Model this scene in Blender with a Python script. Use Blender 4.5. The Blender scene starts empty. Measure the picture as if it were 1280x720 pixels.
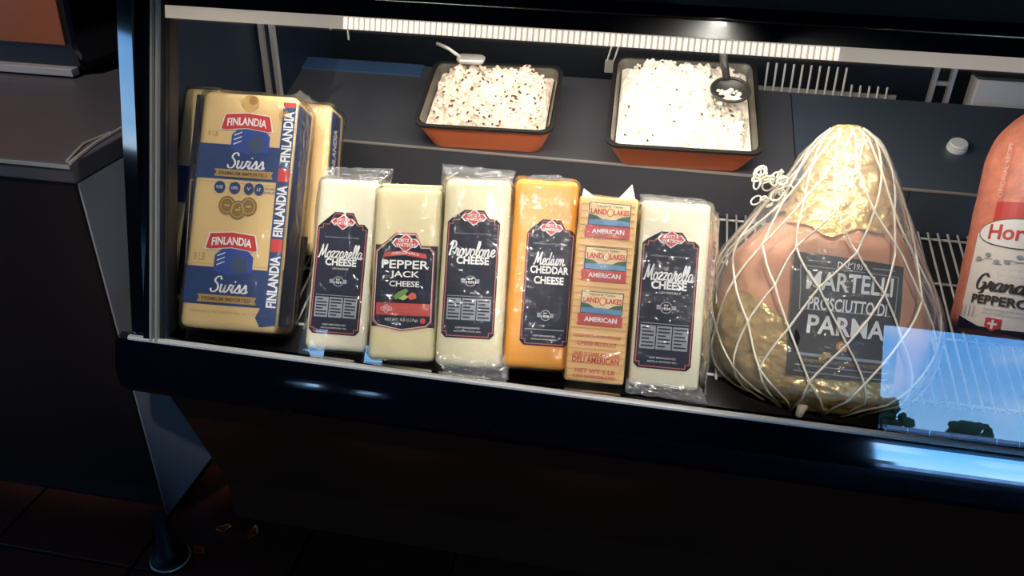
import bpy, bmesh, math, random
from mathutils import Vector, Matrix, noise
SC = bpy.context.scene
COL = SC.collection
R = math.radians
random.seed(7)

# ------------------------------------------------------------------ camera
cam_data = bpy.data.cameras.new('camera')
cam = bpy.data.objects.new('camera', cam_data)
COL.objects.link(cam)
cam_data.sensor_width = 36.0
cam_data.lens = 36.0 * 1000 / 1280
cam_data.clip_start = 0.02
cam.matrix_world = Matrix(((0.983, -0.109, 0.147, 0.154), (0.182, 0.488, -0.853, -0.913),
                           (0.021, 0.866, 0.500, 1.246), (0, 0, 0, 1)))
_rot = cam.matrix_world.to_quaternion().normalized()
cam.matrix_world = Matrix.Translation((0.154, -0.913, 1.246)) @ _rot.to_matrix().to_4x4()
SC.camera = cam

# ------------------------------------------------------------------ world (blue day sky with thin cloud)
world = bpy.data.worlds.new('day_sky')
SC.world = world
world.use_nodes = True
wt = world.node_tree
wt.nodes.clear()
w_out = wt.nodes.new('ShaderNodeOutputWorld')
w_bg = wt.nodes.new('ShaderNodeBackground')
w_tc = wt.nodes.new('ShaderNodeTexCoord')
w_sep = wt.nodes.new('ShaderNodeSeparateXYZ')
w_ramp = wt.nodes.new('ShaderNodeValToRGB')
w_noise = wt.nodes.new('ShaderNodeTexNoise')
w_map = wt.nodes.new('ShaderNodeMapping')
w_cr = wt.nodes.new('ShaderNodeValToRGB')
w_mix = wt.nodes.new('ShaderNodeMixRGB')
w_ramp.color_ramp.elements[0].position = 0.0
w_ramp.color_ramp.elements[0].color = (0.33, 0.60, 0.92, 1)
w_ramp.color_ramp.elements[1].position = 0.55
w_ramp.color_ramp.elements[1].color = (0.06, 0.20, 0.62, 1)
_e = w_ramp.color_ramp.elements.new(0.16)
_e.color = (0.11, 0.39, 0.92, 1)
w_map.inputs['Scale'].default_value = (3.0, 3.0, 11.0)
w_noise.inputs['Scale'].default_value = 2.2
w_noise.inputs['Detail'].default_value = 6
w_cr.color_ramp.elements[0].position = 0.50
w_cr.color_ramp.elements[0].color = (0, 0, 0, 1)
w_cr.color_ramp.elements[1].position = 0.78
w_cr.color_ramp.elements[1].color = (0.55, 0.55, 0.55, 1)
w_mix.inputs[2].default_value = (0.85, 0.95, 1.0, 1)
w_bg.inputs['Strength'].default_value = 12.5
L = wt.links.new
L(w_tc.outputs['Generated'], w_sep.inputs[0])
L(w_sep.outputs['Z'], w_ramp.inputs[0])
L(w_tc.outputs['Generated'], w_map.inputs[0])
L(w_map.outputs[0], w_noise.inputs['Vector'])
L(w_noise.outputs[0], w_cr.inputs[0])
L(w_cr.outputs[0], w_mix.inputs[0])
L(w_ramp.outputs[0], w_mix.inputs[1])
L(w_mix.outputs[0], w_bg.inputs['Color'])
L(w_bg.outputs[0], w_out.inputs[0])

# ------------------------------------------------------------------ lamps and exposure
def area_lamp(name, loc, rot, sx, sy, power, color):
    d = bpy.data.lights.new(name, 'AREA')
    d.shape = 'RECTANGLE'
    d.size = sx
    d.size_y = sy
    d.energy = power
    d.color = color
    o = bpy.data.objects.new(name, d)
    COL.objects.link(o)
    o.location = loc
    o.rotation_euler = rot
    return o
# light bar of the case, just behind its ribbed lens, aimed down into the case
area_lamp('case_lamp', (0.06, 0.200, 1.000), (R(32), 0, 0), 0.95, 0.03, 4.0, (1.0, 0.93, 0.84))
# second bar further back under the hood, above the tubs
area_lamp('hood_lamp', (0.06, 0.50, 1.015), (R(8), 0, 0), 0.80, 0.04, 1.6, (1.0, 0.92, 0.82))
# unseen fill spots, added to brighten the goods in the case and the counter
def fill_spot(name, loc, aim, cone, power, color, radius=0.05):
    d = bpy.data.lights.new(name, 'SPOT')
    d.energy = power
    d.color = color
    d.spot_size = R(cone)
    d.spot_blend = 0.5
    d.shadow_soft_size = radius
    o = bpy.data.objects.new(name, d)
    COL.objects.link(o)
    o.location = loc
    o.rotation_euler = (Vector(aim) - Vector(loc)).to_track_quat('-Z', 'Y').to_euler()
    return o
for sx, az, cone, pw in ((-0.50, .70, 11, 175), (-0.18, .70, 11, 175), (0.14, .70, 11, 175), (0.42, .76, 9, 150), (0.74, .98, 5, 130)):
    fill_spot('fill_spot', (sx + (0.9 if sx < -.3 else .25), -1.75, 2.85), (sx, 0.10 if sx < .7 else .22, az), cone, pw, (1.0, 0.95, 0.86))
fill_spot('counter_fill', (-1.3, -1.0, 2.9), (-1.05, 0.40, 0.78), 26, 190, (1.0, 0.92, 0.88))  # added out of view to lift the worktop
SC.view_settings.view_transform = 'Standard'
SC.view_settings.look = 'None'
SC.view_settings.exposure = 0.0
SC.view_settings.gamma = 1.0
SC.view_settings.use_curve_mapping = False
SC.cycles.max_bounces = 10
SC.cycles.transparent_max_bounces = 24

# ------------------------------------------------------------------ materials
MATS = {}
def srgb(r, g, b):
    f = lambda c: (c / 255 / 12.92) if c / 255 <= 0.04045 else ((c / 255 + 0.055) / 1.055) ** 2.4
    return (f(r), f(g), f(b), 1)

def mat(name, col, rough=0.5, metal=0.0, coat=0.0, bump=0.0, bscale=60, var=0.0, vscale=8, emit=0.0, spec=0.5, sss=0.0, ctint=None):
    if name in MATS:
        return MATS[name]
    m = bpy.data.materials.new(name)
    m.use_nodes = True
    nt = m.node_tree
    p = nt.nodes['Principled BSDF']
    c = srgb(*col)
    p.inputs['Base Color'].default_value = c
    p.inputs['Roughness'].default_value = rough
    p.inputs['Metallic'].default_value = metal
    p.inputs['Coat Weight'].default_value = coat
    p.inputs['Coat Roughness'].default_value = 0.04
    p.inputs['Specular IOR Level'].default_value = spec
    if sss:
        p.inputs['Subsurface Weight'].default_value = sss
        p.inputs['Subsurface Radius'].default_value = (0.012, 0.009, 0.005)
        p.inputs['Subsurface Scale'].default_value = 0.6
    if emit:
        p.inputs['Emission Color'].default_value = c
        p.inputs['Emission Strength'].default_value = emit
    if var or bump:
        tc = nt.nodes.new('ShaderNodeTexCoord')
    if var:
        n = nt.nodes.new('ShaderNodeTexNoise')
        n.inputs['Scale'].default_value = vscale
        n.inputs['Detail'].default_value = 5
        r = nt.nodes.new('ShaderNodeValToRGB')
        r.color_ramp.elements[0].position = 0.3
        r.color_ramp.elements[1].position = 0.7
        r.color_ramp.elements[0].color = tuple(x * (1 - var) for x in c[:3]) + (1,)
        r.color_ramp.elements[1].color = tuple(min(1, x * (1 + var)) for x in c[:3]) + (1,)
        nt.links.new(tc.outputs['Object'], n.inputs['Vector'])
        nt.links.new(n.outputs[0], r.inputs[0])
        nt.links.new(r.outputs[0], p.inputs['Base Color'])
    if bump:
        n2 = nt.nodes.new('ShaderNodeTexNoise')
        n2.inputs['Scale'].default_value = bscale
        n2.inputs['Detail'].default_value = 4
        b = nt.nodes.new('ShaderNodeBump')
        b.inputs['Strength'].default_value = bump
        b.inputs['Distance'].default_value = 0.01
        nt.links.new(tc.outputs['Object'], n2.inputs['Vector'])
        nt.links.new(n2.outputs[0], b.inputs['Height'])
        nt.links.new(b.outputs[0], p.inputs['Normal'])
    MATS[name] = m
    return m

def clear(name, ior=1.45, tint=(1, 1, 1), haze=0.0, hcol=(0.9, 0.92, 0.93), rough=0.0, bump=0.0, bscale=30, gain=1.0):
    """thin clear sheet: Fresnel mix of see-through and mirror, plus a little milky haze"""
    if name in MATS:
        return MATS[name]
    m = bpy.data.materials.new(name)
    m.use_nodes = True
    nt = m.node_tree
    nt.nodes.clear()
    o = nt.nodes.new('ShaderNodeOutputMaterial')
    t = nt.nodes.new('ShaderNodeBsdfTransparent')
    t.inputs[0].default_value = (*tint, 1)
    g = nt.nodes.new('ShaderNodeBsdfGlossy')
    g.inputs['Roughness'].default_value = rough
    f = nt.nodes.new('ShaderNodeFresnel')
    f.inputs[0].default_value = ior
    mx = nt.nodes.new('ShaderNodeMixShader')
    fac = f.outputs[0]
    if gain != 1.0:
        mu = nt.nodes.new('ShaderNodeMath')
        mu.operation = 'MULTIPLY'
        mu.use_clamp = True
        mu.inputs[1].default_value = gain
        nt.links.new(fac, mu.inputs[0])
        fac = mu.outputs[0]
    nt.links.new(fac, mx.inputs[0])
    base = t.outputs[0]
    if haze:
        d = nt.nodes.new('ShaderNodeBsdfDiffuse')
        d.inputs[0].default_value = (*hcol, 1)
        mh = nt.nodes.new('ShaderNodeMixShader')
        mh.inputs[0].default_value = haze
        nt.links.new(t.outputs[0], mh.inputs[1])
        nt.links.new(d.outputs[0], mh.inputs[2])
        base = mh.outputs[0]
    nt.links.new(base, mx.inputs[1])
    nt.links.new(g.outputs[0], mx.inputs[2])
    nt.links.new(mx.outputs[0], o.inputs[0])
    if bump:
        tc = nt.nodes.new('ShaderNodeTexCoord')
        n = nt.nodes.new('ShaderNodeTexNoise')
        n.inputs['Scale'].default_value = bscale
        n.inputs['Detail'].default_value = 3
        n.inputs['Distortion'].default_value = 0.6
        b = nt.nodes.new('ShaderNodeBump')
        b.inputs['Strength'].default_value = bump
        b.inputs['Distance'].default_value = 0.01
        nt.links.new(tc.outputs['Object'], n.inputs['Vector'])
        nt.links.new(n.outputs[0], b.inputs['Height'])
        nt.links.new(b.outputs[0], g.inputs['Normal'])
        nt.links.new(b.outputs[0], f.inputs['Normal'])
    MATS[name] = m
    return m

M_black = mat('black_gloss', (9, 11, 17), 0.12, coat=0.6, spec=0.5)
M_bumper = mat('bumper_gloss', (6, 9, 20), 0.05, coat=1.0, spec=1.0)
M_blackm = mat('black_satin', (16, 15, 17), 0.45)
M_kick = mat('kick_panel', (60, 32, 20), 0.6, spec=0.1)
M_chrome = mat('brushed_chrome', (205, 200, 190), 0.32, metal=0.55)
M_steel = mat('steel', (172, 168, 162), 0.35, metal=0.4)
M_slate = mat('slate_deck', (70, 72, 78), 0.42, var=0.10, vscale=5, bump=0.03, bscale=200)
M_slate_sky = mat('slate_sky_tint', (66, 76, 88), 0.38, bump=0.03, bscale=200)  # same slate, with the blue of reflected sky painted into its colour
M_rear = mat('rear_panel', (22, 28, 34), 0.3)
M_navywall = mat('navy_panel', (24, 36, 50), 0.35)
M_blueband = mat('blue_band', (58, 84, 118), 0.4)
M_wire = mat('white_wire', (200, 200, 196), 0.4)
M_well = mat('deck_pan', (38, 41, 45), 0.4)
M_glass = clear('case_glass', 1.47)
M_win = clear('window_glass', 1.3)
M_film = clear('cling_film', 1.45, haze=0.015, rough=0.07, bump=0.6, bscale=38, gain=0.6)
M_filmfin = clear('film_fin', 1.45, haze=0.12, rough=0.12, bump=0.6, bscale=45, gain=1.2)
M_navy = mat('label_navy', (24, 29, 52), 0.5, spec=0.2)
M_white = mat('print_white', (235, 235, 232), 0.5)
M_grey = mat('print_grey', (150, 155, 165), 0.5)
M_coral = mat('print_coral', (205, 96, 84), 0.5)
M_red = mat('print_red', (200, 52, 48), 0.45)
M_gold = mat('print_gold', (176, 142, 84), 0.5)
M_orange = mat('tub_orange', (236, 124, 76), 0.4, var=0.06, vscale=9)

# ------------------------------------------------------------------ mesh helpers
def empty(name, loc, label=None, cat=None, group=None, parent=None, mtx=None):
    o = bpy.data.objects.new(name, None)
    COL.objects.link(o)
    o.empty_display_size = 0.05
    if mtx is not None:
        o.matrix_world = mtx
    else:
        o.location = loc
    if parent:
        o.parent = parent
    tag(o, label, cat, group)
    return o

def tag(o, label=None, cat=None, group=None, kind=None):
    if label: o['label'] = label
    if cat: o['category'] = cat
    if group: o['group'] = group
    if kind: o['kind'] = kind
    return o

class MB:
    def __init__(s):
        s.v = []; s.f = []
    def add(s, vs, fs):
        n = len(s.v)
        s.v += [Vector(v) for v in vs]
        s.f += [tuple(i + n for i in f) for f in fs]
        return s
    def box(s, x0, x1, y0, y1, z0, z1):
        return s.add([(x0, y0, z0), (x1, y0, z0), (x1, y1, z0), (x0, y1, z0), (x0, y0, z1), (x1, y0, z1), (x1, y1, z1), (x0, y1, z1)],
                     [(3, 2, 1, 0), (4, 5, 6, 7), (0, 1, 5, 4), (1, 2, 6, 5), (2, 3, 7, 6), (3, 0, 4, 7)])
    def prism(s, prof, x0, x1):
        """profile of (y, z) points swept along x"""
        n = len(prof)
        vs = [(x0, y, z) for y, z in prof] + [(x1, y, z) for y, z in prof]
        fs = [(i, (i + 1) % n, n + (i + 1) % n, n + i) for i in range(n)]
        fs += [tuple(range(n - 1, -1, -1)), tuple(range(n, 2 * n))]
        return s.add(vs, fs)
    def tube(s, pts, r, n=6, closed=False):
        pts = [Vector(p) for p in pts]
        rings = []
        up = None
        m = len(pts)
        for i, p in enumerate(pts):
            a = pts[(i - 1) % m] if (closed or i > 0) else p
            b = pts[(i + 1) % m] if (closed or i < m - 1) else p
            t = (b - a).normalized()
            if up is None:
                up = Vector((0, 0, 1)) if abs(t.z) < 0.9 else Vector((1, 0, 0))
            e = t.cross(up).normalized()
            up = e.cross(t).normalized()
            rr = r(i / max(1, m - 1)) if callable(r) else r
            rings.append([p + (e * math.cos(2 * math.pi * k / n) + up * math.sin(2 * math.pi * k / n)) * rr for k in range(n)])
        return s.loft(rings, closed=closed)
    def loft(s, rings, cap=True, closed=False):
        n = len(rings[0]); m = len(rings)
        vs = [v for r in rings for v in r]
        fs = []
        for i in range(m if closed else m - 1):
            j = (i + 1) % m
            for k in range(n):
                fs.append((i * n + k, i * n + (k + 1) % n, j * n + (k + 1) % n, j * n + k))
        if cap and not closed:
            fs.append(tuple(range(n - 1, -1, -1)))
            fs.append(tuple((m - 1) * n + k for k in range(n)))
        return s.add(vs, fs)
    def grid(s, fn, nu, nv):
        vs = [fn(i / nu, j / nv) for j in range(nv + 1) for i in range(nu + 1)]
        fs = [(j * (nu + 1) + i, j * (nu + 1) + i + 1, (j + 1) * (nu + 1) + i + 1, (j + 1) * (nu + 1) + i) for j in range(nv) for i in range(nu)]
        return s.add(vs, fs)
    def build(s, name, m, parent=None, smooth=False, bevel=0.0, seg=2, fixn=True):
        me = bpy.data.meshes.new(name)
        me.from_pydata([tuple(v) for v in s.v], [], s.f)
        if bevel or fixn:
            bm = bmesh.new()
            bm.from_mesh(me)
            if bevel:
                bmesh.ops.bevel(bm, geom=bm.edges[:], offset=bevel, segments=seg, affect='EDGES', profile=0.5)
            if fixn:
                bmesh.ops.recalc_face_normals(bm, faces=bm.faces[:])
            bm.to_mesh(me)
            bm.free()
        me.materials.append(m)
        if smooth:
            for p in me.polygons:
                p.use_smooth = True
        o = bpy.data.objects.new(name, me)
        COL.objects.link(o)
        if parent:
            o.parent = parent
        return o

def struct(name, mb, m, parent=None, **k):
    o = mb.build(name, m, parent, **k)
    if not parent:
        o['kind'] = 'structure'
    return o

def rrect(w, d, r, z, cx=0, cy=0, n=5):
    pts = []
    for sx, sy, a0 in ((1, 1, 0), (-1, 1, 90), (-1, -1, 180), (1, -1, 270)):
        for k in range(n + 1):
            a = R(a0 + 90 * k / n)
            pts.append(Vector((cx + sx * (w / 2 - r) + r * math.cos(a), cy + sy * (d / 2 - r) + r * math.sin(a), z)))
    return pts

# ------------------------------------------------------------------ flat print helpers
# A face map takes (u across, v up, layer outwards) to a point in the thing's own space.
def face_front(u, v, l):
    return Vector((u, -l, v))

def flat(name, m, polys, layer, parent, fm=face_front, cuts=0, thick=0.0):
    bm = bmesh.new()
    for poly in polys:
        vs = [bm.verts.new((u, v, 0)) for u, v in poly]
        try:
            bm.faces.new(vs)
        except ValueError:
            pass
    bmesh.ops.triangulate(bm, faces=bm.faces[:])
    for f in bm.faces:
        if f.normal.z < 0:
            f.normal_flip()
    for _ in range(cuts):
        bmesh.ops.subdivide_edges(bm, edges=[e for e in bm.edges if e.calc_length() > 0.012], cuts=1)
        bmesh.ops.triangulate(bm, faces=bm.faces[:])
    if thick:
        res = bmesh.ops.extrude_face_region(bm, geom=bm.faces[:])
        for g in res['geom']:
            if isinstance(g, bmesh.types.BMVert):
                g.co.z -= thick
    for v in bm.verts:
        v.co = fm(v.co.x, v.co.y, layer + v.co.z)
    if thick:
        bmesh.ops.recalc_face_normals(bm, faces=bm.faces[:])
    me = bpy.data.meshes.new(name)
    bm.to_mesh(me)
    bm.free()
    me.materials.append(m)
    o = bpy.data.objects.new(name, me)
    COL.objects.link(o)
    o.parent = parent
    return o

def rect(u0, u1, v0, v1):
    return [(u0, v0), (u1, v0), (u1, v1), (u0, v1)]

def ellipse(cu, cv, a, b, n=20):
    return [(cu + a * math.cos(2 * math.pi * k / n), cv + b * math.sin(2 * math.pi * k / n)) for k in range(n)]

def frame_polys(outline, t):
    """ring of quads between an outline and its copy scaled inwards by t"""
    cu = sum(p[0] for p in outline) / len(outline); cv = sum(p[1] for p in outline) / len(outline)
    us = [p[0] for p in outline]; vs = [p[1] for p in outline]
    su = 1 - 2 * t / (max(us) - min(us)); sv = 1 - 2 * t / (max(vs) - min(vs))
    mu = (max(us) + min(us)) / 2; mv = (max(vs) + min(vs)) / 2
    inn = [(mu + (u - mu) * su, mv + (v - mv) * sv) for u, v in outline]
    n = len(outline)
    return [[outline[i], outline[(i + 1) % n], inn[(i + 1) % n], inn[i]] for i in range(n)], inn

_TXT = {}
def glyphs(s, shear, bold):
    k = (s, shear, bold)
    if k in _TXT:
        return _TXT[k]
    c = bpy.data.curves.new('t', 'FONT')
    c.body = s
    c.size = 1
    c.shear = shear
    c.offset = bold
    c.resolution_u = 3
    o = bpy.data.objects.new('t', c)
    COL.objects.link(o)
    dg = bpy.context.evaluated_depsgraph_get()
    me = o.evaluated_get(dg).to_mesh()
    vs = [(v.co.x, v.co.y) for v in me.vertices]
    fs = [tuple(p.vertices) for p in me.polygons]
    o.evaluated_get(dg).to_mesh_clear()
    bpy.data.objects.remove(o)
    bpy.data.curves.remove(c)
    _TXT[k] = (vs, fs)
    return _TXT[k]

def txt(s, m, u, v, h, layer, parent, w=None, shear=0.0, bold=0.0, rot=0, fm=face_front, name='lettering', arch=0.0):
    vs, fs = glyphs(s, shear, bold)
    return put(vs, fs, m, u, v, h, layer, parent, w, rot, fm, name, arch)

def put(vs, fs, m, u, v, h, layer, parent, w, rot, fm, name, arch=0.0):
    x0 = min(p[0] for p in vs); x1 = max(p[0] for p in vs)
    y0 = min(p[1] for p in vs); y1 = max(p[1] for p in vs)
    sy = h / (y1 - y0)
    sx = (w / (x1 - x0)) if w else sy
    ca, sa = math.cos(R(rot)), math.sin(R(rot))
    out = []
    for x, y in vs:
        a = (x - (x0 + x1) / 2) * sx; b = (y - (y0 + y1) / 2) * sy
        if arch:
            b += arch * (1 - (2 * a / (sx * (x1 - x0))) ** 2)
        out.append(fm(u + a * ca - b * sa, v + a * sa + b * ca, layer))
    me = bpy.data.meshes.new(name)
    me.from_pydata([tuple(p) for p in out], [], fs)
    me.materials.append(m)
    o = bpy.data.objects.new(name, me)
    COL.objects.link(o)
    o.parent = parent
    return o

# brush-script letters drawn as strokes (x-height 0.5)
SCRIPT = {
 'a': (.50, [[(.38,.42),(.25,.5),(.08,.38),(.05,.15),(.18,0),(.33,.15),(.4,.46),(.36,.1),(.44,0),(.56,.14)]]),
 'e': (.42, [[(0,.12),(.2,.2),(.36,.38),(.25,.5),(.1,.35),(.1,.12),(.25,0),(.46,.14)]]),
 'o': (.46, [[(.22,.5),(.06,.32),(.08,.06),(.24,0),(.38,.2),(.32,.44),(.2,.49),(.32,.4),(.52,.42)]]),
 'z': (.44, [[(.02,.42),(.15,.5),(.36,.47),(.2,.24),(.04,.03),(.22,.07),(.44,.02)]]),
 'r': (.42, [[(0,.1),(.12,.3),(.15,.54),(.22,.46),(.34,.46),(.28,.15),(.34,0),(.47,.12)]]),
 'l': (.30, [[(0,.1),(.2,.45),(.28,.9),(.18,1.0),(.1,.6),(.1,.15),(.2,0),(.35,.14)]]),
 'v': (.46, [[(0,.4),(.1,.5),(.14,.2),(.2,0),(.35,.25),(.4,.5),(.52,.44)]]),
 'n': (.52, [[(0,.42),(.08,.46),(.06,0)],[(.06,.05),(.16,.36),(.3,.5),(.37,.35),(.34,.08),(.42,0),(.55,.12)]]),
 'm': (.76, [[(0,.42),(.08,.46),(.06,0)],[(.06,.05),(.16,.38),(.28,.5),(.33,.35),(.31,0)],[(.31,.05),(.42,.38),(.54,.5),(.6,.35),(.58,.08),(.66,0),(.8,.12)]]),
 'u': (.52, [[(0,.4),(.07,.5),(.05,.12),(.15,0),(.3,.15),(.38,.5),(.36,.1),(.43,0),(.55,.12)]]),
 'i': (.27, [[(0,.12),(.1,.3),(.14,.5),(.1,.12),(.17,0),(.31,.12)],[(.17,.68),(.2,.74)]]),
 'd': (.52, [[(.37,.4),(.22,.5),(.06,.35),(.06,.1),(.18,0),(.33,.18),(.46,.98)],[(.46,.98),(.36,.14),(.44,0),(.56,.12)]]),
 's': (.40, [[(0,.1),(.14,.34),(.22,.54),(.3,.3),(.3,.08),(.16,0),(.04,.08)],[(.16,0),(.3,.02),(.44,.14)]]),
 'w': (.68, [[(0,.4),(.07,.5),(.05,.12),(.15,0),(.28,.15),(.33,.48),(.3,.12),(.4,0),(.55,.2),(.6,.5),(.74,.44)]]),
 't': (.32, [[(.16,.85),(.1,.4),(.1,.1),(.19,0),(.35,.12)],[(0,.56),(.3,.6)]]),
 'M': (.90, [[(0,.06),(.08,0),(.18,.4),(.3,.98),(.35,.5),(.4,.14),(.6,.6),(.74,1.0),(.7,.4),(.76,0),(.94,.12)]]),
 'P': (.52, [[(.12,0),(.2,.5),(.28,.92)],[(.04,.72),(.25,1.0),(.52,.92),(.54,.66),(.36,.48),(.2,.5)]]),
 'S': (.60, [[(.58,.8),(.46,1.0),(.25,.92),(.2,.7),(.4,.5),(.48,.25),(.34,.02),(.12,.03),(.03,.22)]]),
 'G': (.64, [[(.58,.8),(.42,1.0),(.16,.82),(.08,.35),(.24,.04),(.46,.14),(.54,.44),(.34,.44)],[(.54,.44),(.52,-.12),(.34,-.2)]]),
}
def script(s, m, u, v, h, layer, parent, w=None, fm=face_front, t=0.085, rot=0, shear=0.18):
    vs, fs = [], []
    x = 0
    for ch in s:
        adv, strokes = SCRIPT[ch]
        for st in strokes:
            P = [Vector((p[0] + x + shear * p[1], p[1], 0)) for p in st]
            Q = []
            for i in range(len(P) - 1):
                a = P[i - 1] if i else P[0]; b = P[i]; c = P[i + 1]; d = P[i + 2] if i + 2 < len(P) else P[-1]
                for k in range(4):
                    q = k / 4
                    Q.append(0.5 * ((2 * b) + (c - a) * q + (2 * a - 5 * b + 4 * c - d) * q * q + (3 * b - a - 3 * c + d) * q ** 3))
            Q.append(P[-1])
            n0 = len(vs)
            for i, p in enumerate(Q):
                tg = (Q[min(i + 1, len(Q) - 1)] - Q[max(i - 1, 0)])
                tg = tg.normalized() if tg.length > 1e-6 else Vector((1, 0, 0))
                wd = t * (0.40 + 0.38 * abs(tg.y))
                nn = Vector((-tg.y, tg.x, 0)) * wd
                vs.append((p.x + nn.x, p.y + nn.y)); vs.append((p.x - nn.x, p.y - nn.y))
            for i in range(len(Q) - 1):
                a = n0 + 2 * i
                fs.append((a, a + 1, a + 3, a + 2))
        x += adv
    return put(vs, fs, m, u, v, h, layer, parent, w, rot, fm, 'script_lettering')

# ================================================================== ROOM
fl = MB().box(-8.2, 7.2, -8.2, 1.7, -0.06, -0.006)
floor = struct('floor', fl, mat('floor_grout', (24, 16, 14), 0.7))
M_tile = [mat('quarry_tile_%d' % i, c, 0.42, var=0.18, vscale=14, bump=0.06, bscale=90) for i, c in enumerate([(74, 34, 24), (66, 30, 21), (80, 38, 27)])]
T = 0.30
tile_me = []
for mm in M_tile:
    o = MB().box(0.003, T - 0.003, 0.003, T - 0.003, -0.006, 0).build('floor_tile', mm, floor, bevel=0.0015, seg=1)
    tile_me.append(o)
k = 0
for i in range(-6, 4):
    for j in range(-3, 2):
        src = tile_me[k] if k < 3 else tile_me[random.randrange(3)].copy()
        if k >= 3:
            COL.objects.link(src)
        src.parent = floor
        src.location = (-0.13 + i * T, 0.0 + j * T, 0)
        src.name = 'floor_tile'
        k += 1
M_wall = mat('wall_paint', (92, 84, 78), 0.8)
struct('ceiling', MB().box(-8.2, 7.2, -8.2, 1.7, 4.0, 4.1), mat('ceiling_tiles', (120, 118, 116), 0.9))
struct('wall_back', MB().box(-8.2, 7.2, 1.6, 1.7, 0, 4.0), M_wall)
wlm = MB()
wlm.box(-4.6, -4.5, -8.0, -2.2, 0, 4.0).box(-4.6, -4.5, -0.5, 1.6, 0, 4.0).box(-4.6, -4.5, -2.2, -0.5, 0, 0.80).box(-4.6, -4.5, -2.2, -0.5, 1.54, 4.0)
struct('wall_left', wlm, M_wall)
wn = empty('window_4', (-4.55, -2.2, 0.80))
wn['kind'] = 'structure'
MB().box(-.04, .04, 0, .04, 0, .74).box(-.04, .04, 1.66, 1.7, 0, .74).box(-.04, .04, .04, 1.66, 0, .04).box(-.04, .04, .04, 1.66, .70, .74).build('window_frame', M_blackm, wn)
MB().box(-.003, .003, .04, 1.66, .04, .70).build('window_pane', M_win, wn)
struct('wall_right', MB().box(7.1, 7.2, -8.2, 1.6, 0, 4.0), M_wall)
# wall behind the camera with a wide shop window and a few narrow ones
holes = [(-3.75, -3.35, 0.9, 1.35), (-2.95, -2.62, 0.9, 1.22), (2.90, 6.6, 0.25, 2.16)]
fw = MB()
xs = -8.1
for x0, x1, z0, z1 in holes:
    fw.box(xs, x0, -8.2, -8.0, 0, 4.0)
    fw.box(x0, x1, -8.2, -8.0, 0, z0)
    fw.box(x0, x1, -8.2, -8.0, z1, 4.0)
    xs = x1
fw.box(xs, 7.1, -8.2, -8.0, 0, 4.0)
struct('wall_front', fw, M_wall)
for n, (x0, x1, z0, z1) in enumerate(holes):
    w = empty('window_%d' % (n + 1), (x0, -8.1, z0))
    w['kind'] = 'structure'
    W, H = x1 - x0, z1 - z0
    f = MB()
    t = 0.04
    f.box(0, t, -.04, .04, 0, H).box(W - t, W, -.04, .04, 0, H).box(t, W - t, -.04, .04, 0, t).box(t, W - t, -.04, .04, H - t, H)
    f.build('window_frame', M_blackm, w)
    MB().box(t, W - t, -.003, .003, t, H - t).build('window_pane', M_win, w)

# outside: pavement, a low white wall, trees (seen mirrored in the front glass)
struct('ground', MB().box(-40, 60, -70, -8.2, -0.2, -0.1), mat('asphalt', (90, 92, 96), 0.9))
wl = empty('white_boundary_wall', (0, -40, -0.1), 'long low white wall of panels across the street, mirrored in the right of the glass', 'wall')
Mpan = mat('white_panel', (225, 228, 230), 0.8)
for i in range(16):
    MB().box(8 + i * 1.0, 8.88 + i * 1.0, -0.1, 0.1, 0, 2.95).build('wall_panel', Mpan, wl)
M_leaf = mat('tree_leaf', (62, 96, 62), 0.8)
M_trunk = mat('tree_trunk', (50, 40, 32), 0.9)
tl = [(9.8, -38, 4.6, 1.3, 'bushy dark tree mirrored at the left end of the blue sky reflection'),
      (11.8, -37, 4.1, 0.8, 'narrow dark tree mirrored in the middle of the blue sky reflection'),
      (13.6, -41, 4.2, 1.0, 'small round tree mirrored right of the narrow tree'),
      (-16.2, -37, 4.3, 1.6, 'dark tree beyond the narrow shop windows, behind the camera'),
      (17.5, -42, 3.9, 1.2, 'small dark tree mirrored beyond the right edge of the picture')]
for x, y, h, r, lab in tl:
    t = empty('street_tree', (x, y, -0.1), lab, 'tree')
    MB().tube([(0, 0, 0), (0.05, 0, h * 0.4), (0, 0, h * 0.75)], lambda q: 0.14 - 0.08 * q).build('trunk', M_trunk, t)
    cr = MB()
    for b in range(34):
        c = Vector((random.uniform(-1, 1) * r * .7, random.uniform(-.6, .6) * r, h - r * 0.7 + random.uniform(-.7, .6) * r * .7))
        rr = r * random.uniform(.10, .27)
        rings = []
        for i in range(7):
            ph = math.pi * (i + .3) / 6.6
            rings.append([c + Vector((math.sin(ph) * math.cos(a) * rr, math.sin(ph) * math.sin(a) * rr, math.cos(ph) * rr)) * (1 + .35 * noise.noise(c * 3 + Vector((math.cos(a) * 2, math.sin(a) * 2, i)))) for a in [2 * math.pi * q / 9 for q in range(9)]])
        cr.loft(rings)
    cr.build('crown', M_leaf, t)

# ================================================================== DISPLAY CASE
XL, XR = -0.600, 1.60
case = empty('refrigerated_display_case', (0, 0, 0), 'black refrigerated deli display case with tilted glass front', 'display case')
# kick panel tapering back towards the floor
kp = MB().prism([(0.03, 0.455), (0.16, 0.10), (0.16, 0.0), (0.9, 0.0), (0.9, 0.455)], -0.60, XR)
kp.build('kick_panel', M_kick, case, bevel=0.004)
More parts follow.
